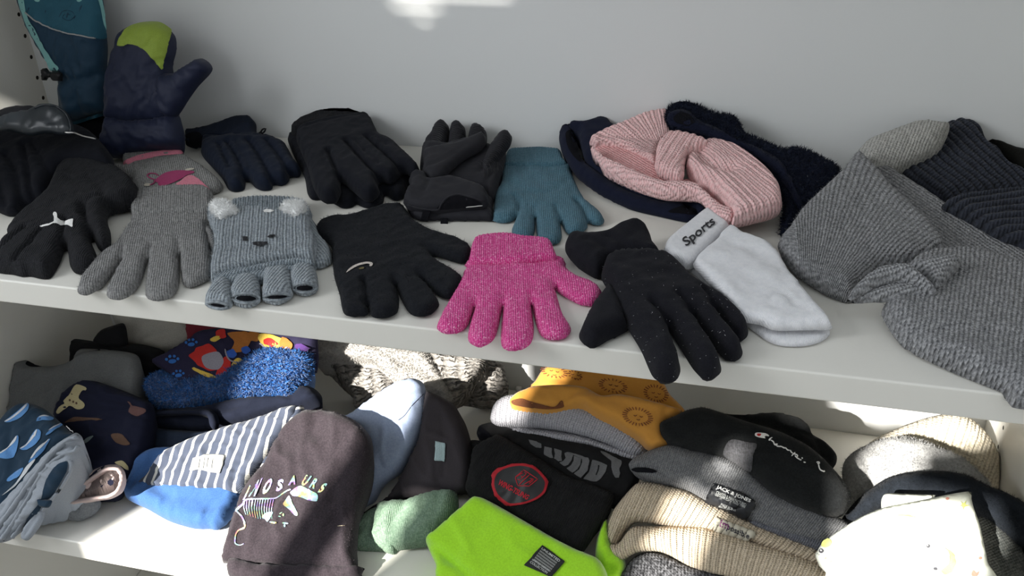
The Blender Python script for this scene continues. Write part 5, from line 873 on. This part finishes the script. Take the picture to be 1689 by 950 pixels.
pillow('back_lobe', t, N((600, 100), (700, 105), (800, 108), (930, 97), (1060, 120), (1120, 165), (1140, 210), (1205, 248), (1265, 315), (1258, 372), (1200, 370), (1000, 260), (800, 160)), ('L', 1290, 700, 122, 36), m_cb, T=20, r=16, bot=60, creases=[(N((1060, 200), (1130, 240), (1180, 300)), 6, 6)])
cb = pillow('crown', t, N((342, 162), (360, 140), (420, 115), (480, 86), (560, 70), (640, 90), (780, 138), (950, 188), (1100, 258), (1200, 338), (1290, 438), (1338, 512), (1338, 572), (1292, 640), (1200, 640), (1050, 590), (900, 500), (800, 405), (680, 332), (500, 292), (400, 262), (352, 215)), ('L', 1230, 740, 142, 44), m_cb, T=24, r=18, bot=100, wr=(3, 40), uvl=N((500, 260), (560, 110)), lifts=[(1190, 690, 30, 3)], creases=[(N((380, 160), (500, 250), (640, 300)), 3, 7)])
decal('sunlit_patch', t, [cb], N((676, 312), (690, 262), (720, 235), (790, 250), (850, 262), (830, 320), (822, 402), (770, 378), (720, 350)), knit('sunlit_grey_knit', (.06, .06, .066), 2.6, 1.0, .5, (.10, .10, .11), .5, 380), 1.2, 4)  # sunlit area of the hat painted on as paler knit
CH = F(1230, 700, 10.557)
dc = decal('logo', t, [cb], CH((150, 180), (165, 158), (200, 150), (280, 155), (350, 168), (390, 190), (408, 216), (380, 210), (345, 205), (330, 225), (345, 248), (290, 240), (220, 226), (170, 205)), white_p, 1.5, 2); dc['label'] = 'white and red oval logo'
decal('logo', t, [cb], CH((190, 185), (205, 172), (240, 172), (272, 182), (245, 205), (220, 208)), cloth('red_print', (.45, .02, .02), 900, .1), 2.0, 2)
decal('logo', t, [cb], CH((395, 275), (420, 245), (455, 232), (468, 240), (440, 258), (430, 282), (408, 285)), white_p, 1.5, 1.5)
for q in ([(440, 275), (480, 300), (500, 345), (530, 360)], [(500, 345), (550, 338), (535, 355), (560, 385), (580, 378)], [(560, 365), (580, 385), (620, 390), (640, 400)], [(640, 385), (650, 408), (690, 412), (705, 408)], [(700, 410), (720, 440), (760, 450)], [(770, 445), (790, 480), (820, 505)], [(800, 552), (825, 520), (860, 488)], [(835, 515), (880, 525), (905, 550), (880, 568), (855, 545)], [(870, 570), (920, 600), (960, 622), (968, 608)], [(975, 575), (990, 600)], [(1005, 660), (1045, 668)], [(1230, 665), (1262, 660), (1285, 680), (1245, 690)], [(1265, 700), (1275, 760), (1300, 800), (1340, 820), (1365, 828), (1362, 808)]):
    line_on('script_lettering', t, [cb], CH(*q), .8, white_p, .9, 1.5)
fuzz('fuzz', t, [cb], 5000, 2.4, .25, cloth('black_fuzz', (.025, .027, .027), 500, .1), .9, seed=14)
# ------------------------------------------------------------------ lower shelf, right corner
m_ck = knit('ivory_rib_knit', (.66, .58, .45), 5, 1.8, .6, (.74, .67, .54), .3, 260)
t = hat('ivory ribbed hat in the back right corner', (1560, 760))
pillow('crown', t, O((380, 330), (430, 262), (560, 200), (700, 150), (850, 125), (950, 175), (1040, 280), (1078, 400), (1078, 520), (1000, 560), (700, 450), (480, 400)), ('L', 1550, 750, 56, 44), m_ck, T=34, r=40, ribs=(2.2, 9), res=2.6, bot=0, uvl=O((700, 160), (640, 330), (1040, 300), (960, 480)))
m_wf = cloth('light_grey_sherpa', (.36, .36, .36), 300, 1.5, (.25, .25, .25))
t = hat('light grey fluffy hat standing before the ivory one', (1450, 800))
gw = pillow('crown', t, O((272, 430), (285, 370), (330, 322), (390, 290), (450, 263), (560, 243), (650, 258), (760, 298), (880, 350), (960, 420), (1020, 500), (900, 600), (600, 600), (400, 650), (310, 640), (285, 540)), ('L', 1450, 780, 78, 46), m_wf, T=26, r=22, bot=0, wr=(3, 26), creases=[(O((330, 330), (380, 380), (400, 450), (390, 500)), 4, 5)])
fuzz('pile', t, [gw], 4500, 3.5, .5, m_wf, .7, .4, 7)
m_mc = knit('grey_green_rib', (.06, .066, .064), 3, 1, .5, (.10, .105, .10), .4, 300)
t = hat('dark grey-green ribbed hat at the far right edge of the lower shelf', (1660, 900))
pillow('crown', t, O((930, 600), (1050, 680), (1150, 780), (1260, 850), (1300, 1000), (1010, 1020), (985, 800)), ('L', 1660, 900, 64, 38), m_mc, T=24, r=20, bot=0, uvl=O((1000, 900), (1200, 820)))
m_nk = cloth('blue_black_wool', (.013, .016, .022), 330, 1.2, (0.00945, 0.01215, 0.0162), sheen=.1)
t = hat('blue-black wool band curving round behind the printed paper-white cloth', (1560, 830), 'knit_headband', 'headband')
nk = pillow('band', t, O((265, 680), (315, 600), (400, 520), (510, 450), (620, 428), (760, 418), (900, 438), (1000, 490), (1100, 528), (1192, 580), (1290, 660), (1290, 870), (1180, 825), (1050, 715), (945, 640), (880, 600), (750, 570), (550, 570), (440, 640), (330, 690)), ('L', 1560, 820, 100, 42), m_nk, T=24, r=15, bot=40, wr=(3, 20))
fuzz('fuzz', t, [nk], 3000, 3, .4, m_nk, .8, seed=15)
m_pc = cloth('white_printed_cotton', (.70, .72, .64), 900, .25, (.67, .69, .61), sheen=.1)
t = hat('white cotton cloth printed with pale yellow moons and tiny faces, front right corner', (1500, 880), 'scarf', 'scarf')
pillow('back_fold', t, O((470, 575), (478, 548), (500, 532), (620, 536), (745, 542), (700, 575), (560, 610), (480, 620)), ('L', 1510, 830, 132, 48), m_pc, T=6, r=5, res=3)
wc = pillow('fabric', t, O((138, 850), (150, 820), (168, 790), (220, 745), (300, 692), (380, 645), (480, 605), (580, 585), (700, 562), (800, 540), (918, 523), (926, 560), (938, 605), (968, 690), (990, 790), (1008, 880), (1020, 1010), (250, 1010), (190, 920)), ('L', 1490, 880, 116, 42), m_pc, T=14, r=12, res=4, bot=60, wr=(3, 40), creases=[(O((175, 860), (250, 820), (350, 800)), 2, 2), (O((310, 700), (330, 780), (350, 860)), 3, 5), (O((935, 600), (900, 640), (880, 700)), 2, 4)])
pm = cloth('pale_yellow_print', (.58, .62, .18), 900, .1); pk = cloth('coral_print', (.60, .26, .20), 900, .1); gd = nm('grey_dot', (.06, .06, .07), .5)[0]
for q, m_ in ((ell(195, 785, 28, 22, -30, 10), pm), (((770, 805), (800, 815), (815, 850), (812, 885), (785, 910), (770, 925), (790, 945), (825, 930), (846, 890), (840, 850), (815, 820)), pm), (((540, 645), (600, 640), (655, 655), (600, 648)), pm), (((870, 570), (885, 585), (900, 568), (895, 590), (915, 592), (890, 602), (885, 618), (878, 598), (862, 596), (878, 588)), pm),
              (ell(805, 562, 9, 7, 0, 8), pk), (ell(968, 860, 9, 8, 0, 8), pk), (((925, 935), (935, 920), (950, 935), (965, 925), (955, 950), (925, 950)), pk), (ell(190, 858, 6, 6, 0, 8), pk), (ell(215, 875, 6, 5, 0, 8), pk), (ell(170, 825, 12, 12, 0, 10), gd), (ell(706, 798, 10, 9, 0, 10), gd), (ell(743, 914, 11, 9, 0, 10), gd)):
    decal('motif', t, [wc], O(*q), m_, 1.0, 3)
for q in (ell(170, 823, 4, 4, 0, 6), ell(703, 795, 3, 3, 0, 6)): decal('motif', t, [wc], O(*q), white_p, 1.5, 2)
line_on('drawn_line', t, [wc], O((790, 805), (812, 830), (820, 870), (812, 900)), .35, gd, .7)
for q in ((775, 848), (785, 852), (780, 862), (152, 838), (160, 843)): decal('motif', t, [wc], O(*ell(*q, 2.2, 2.2, 0, 6)), gd, 1.2, 2)
for o in THINGS: del o['_o']
print('TRIS', sum(len(o.data.polygons) for o in bpy.data.objects if o.type == 'MESH'))
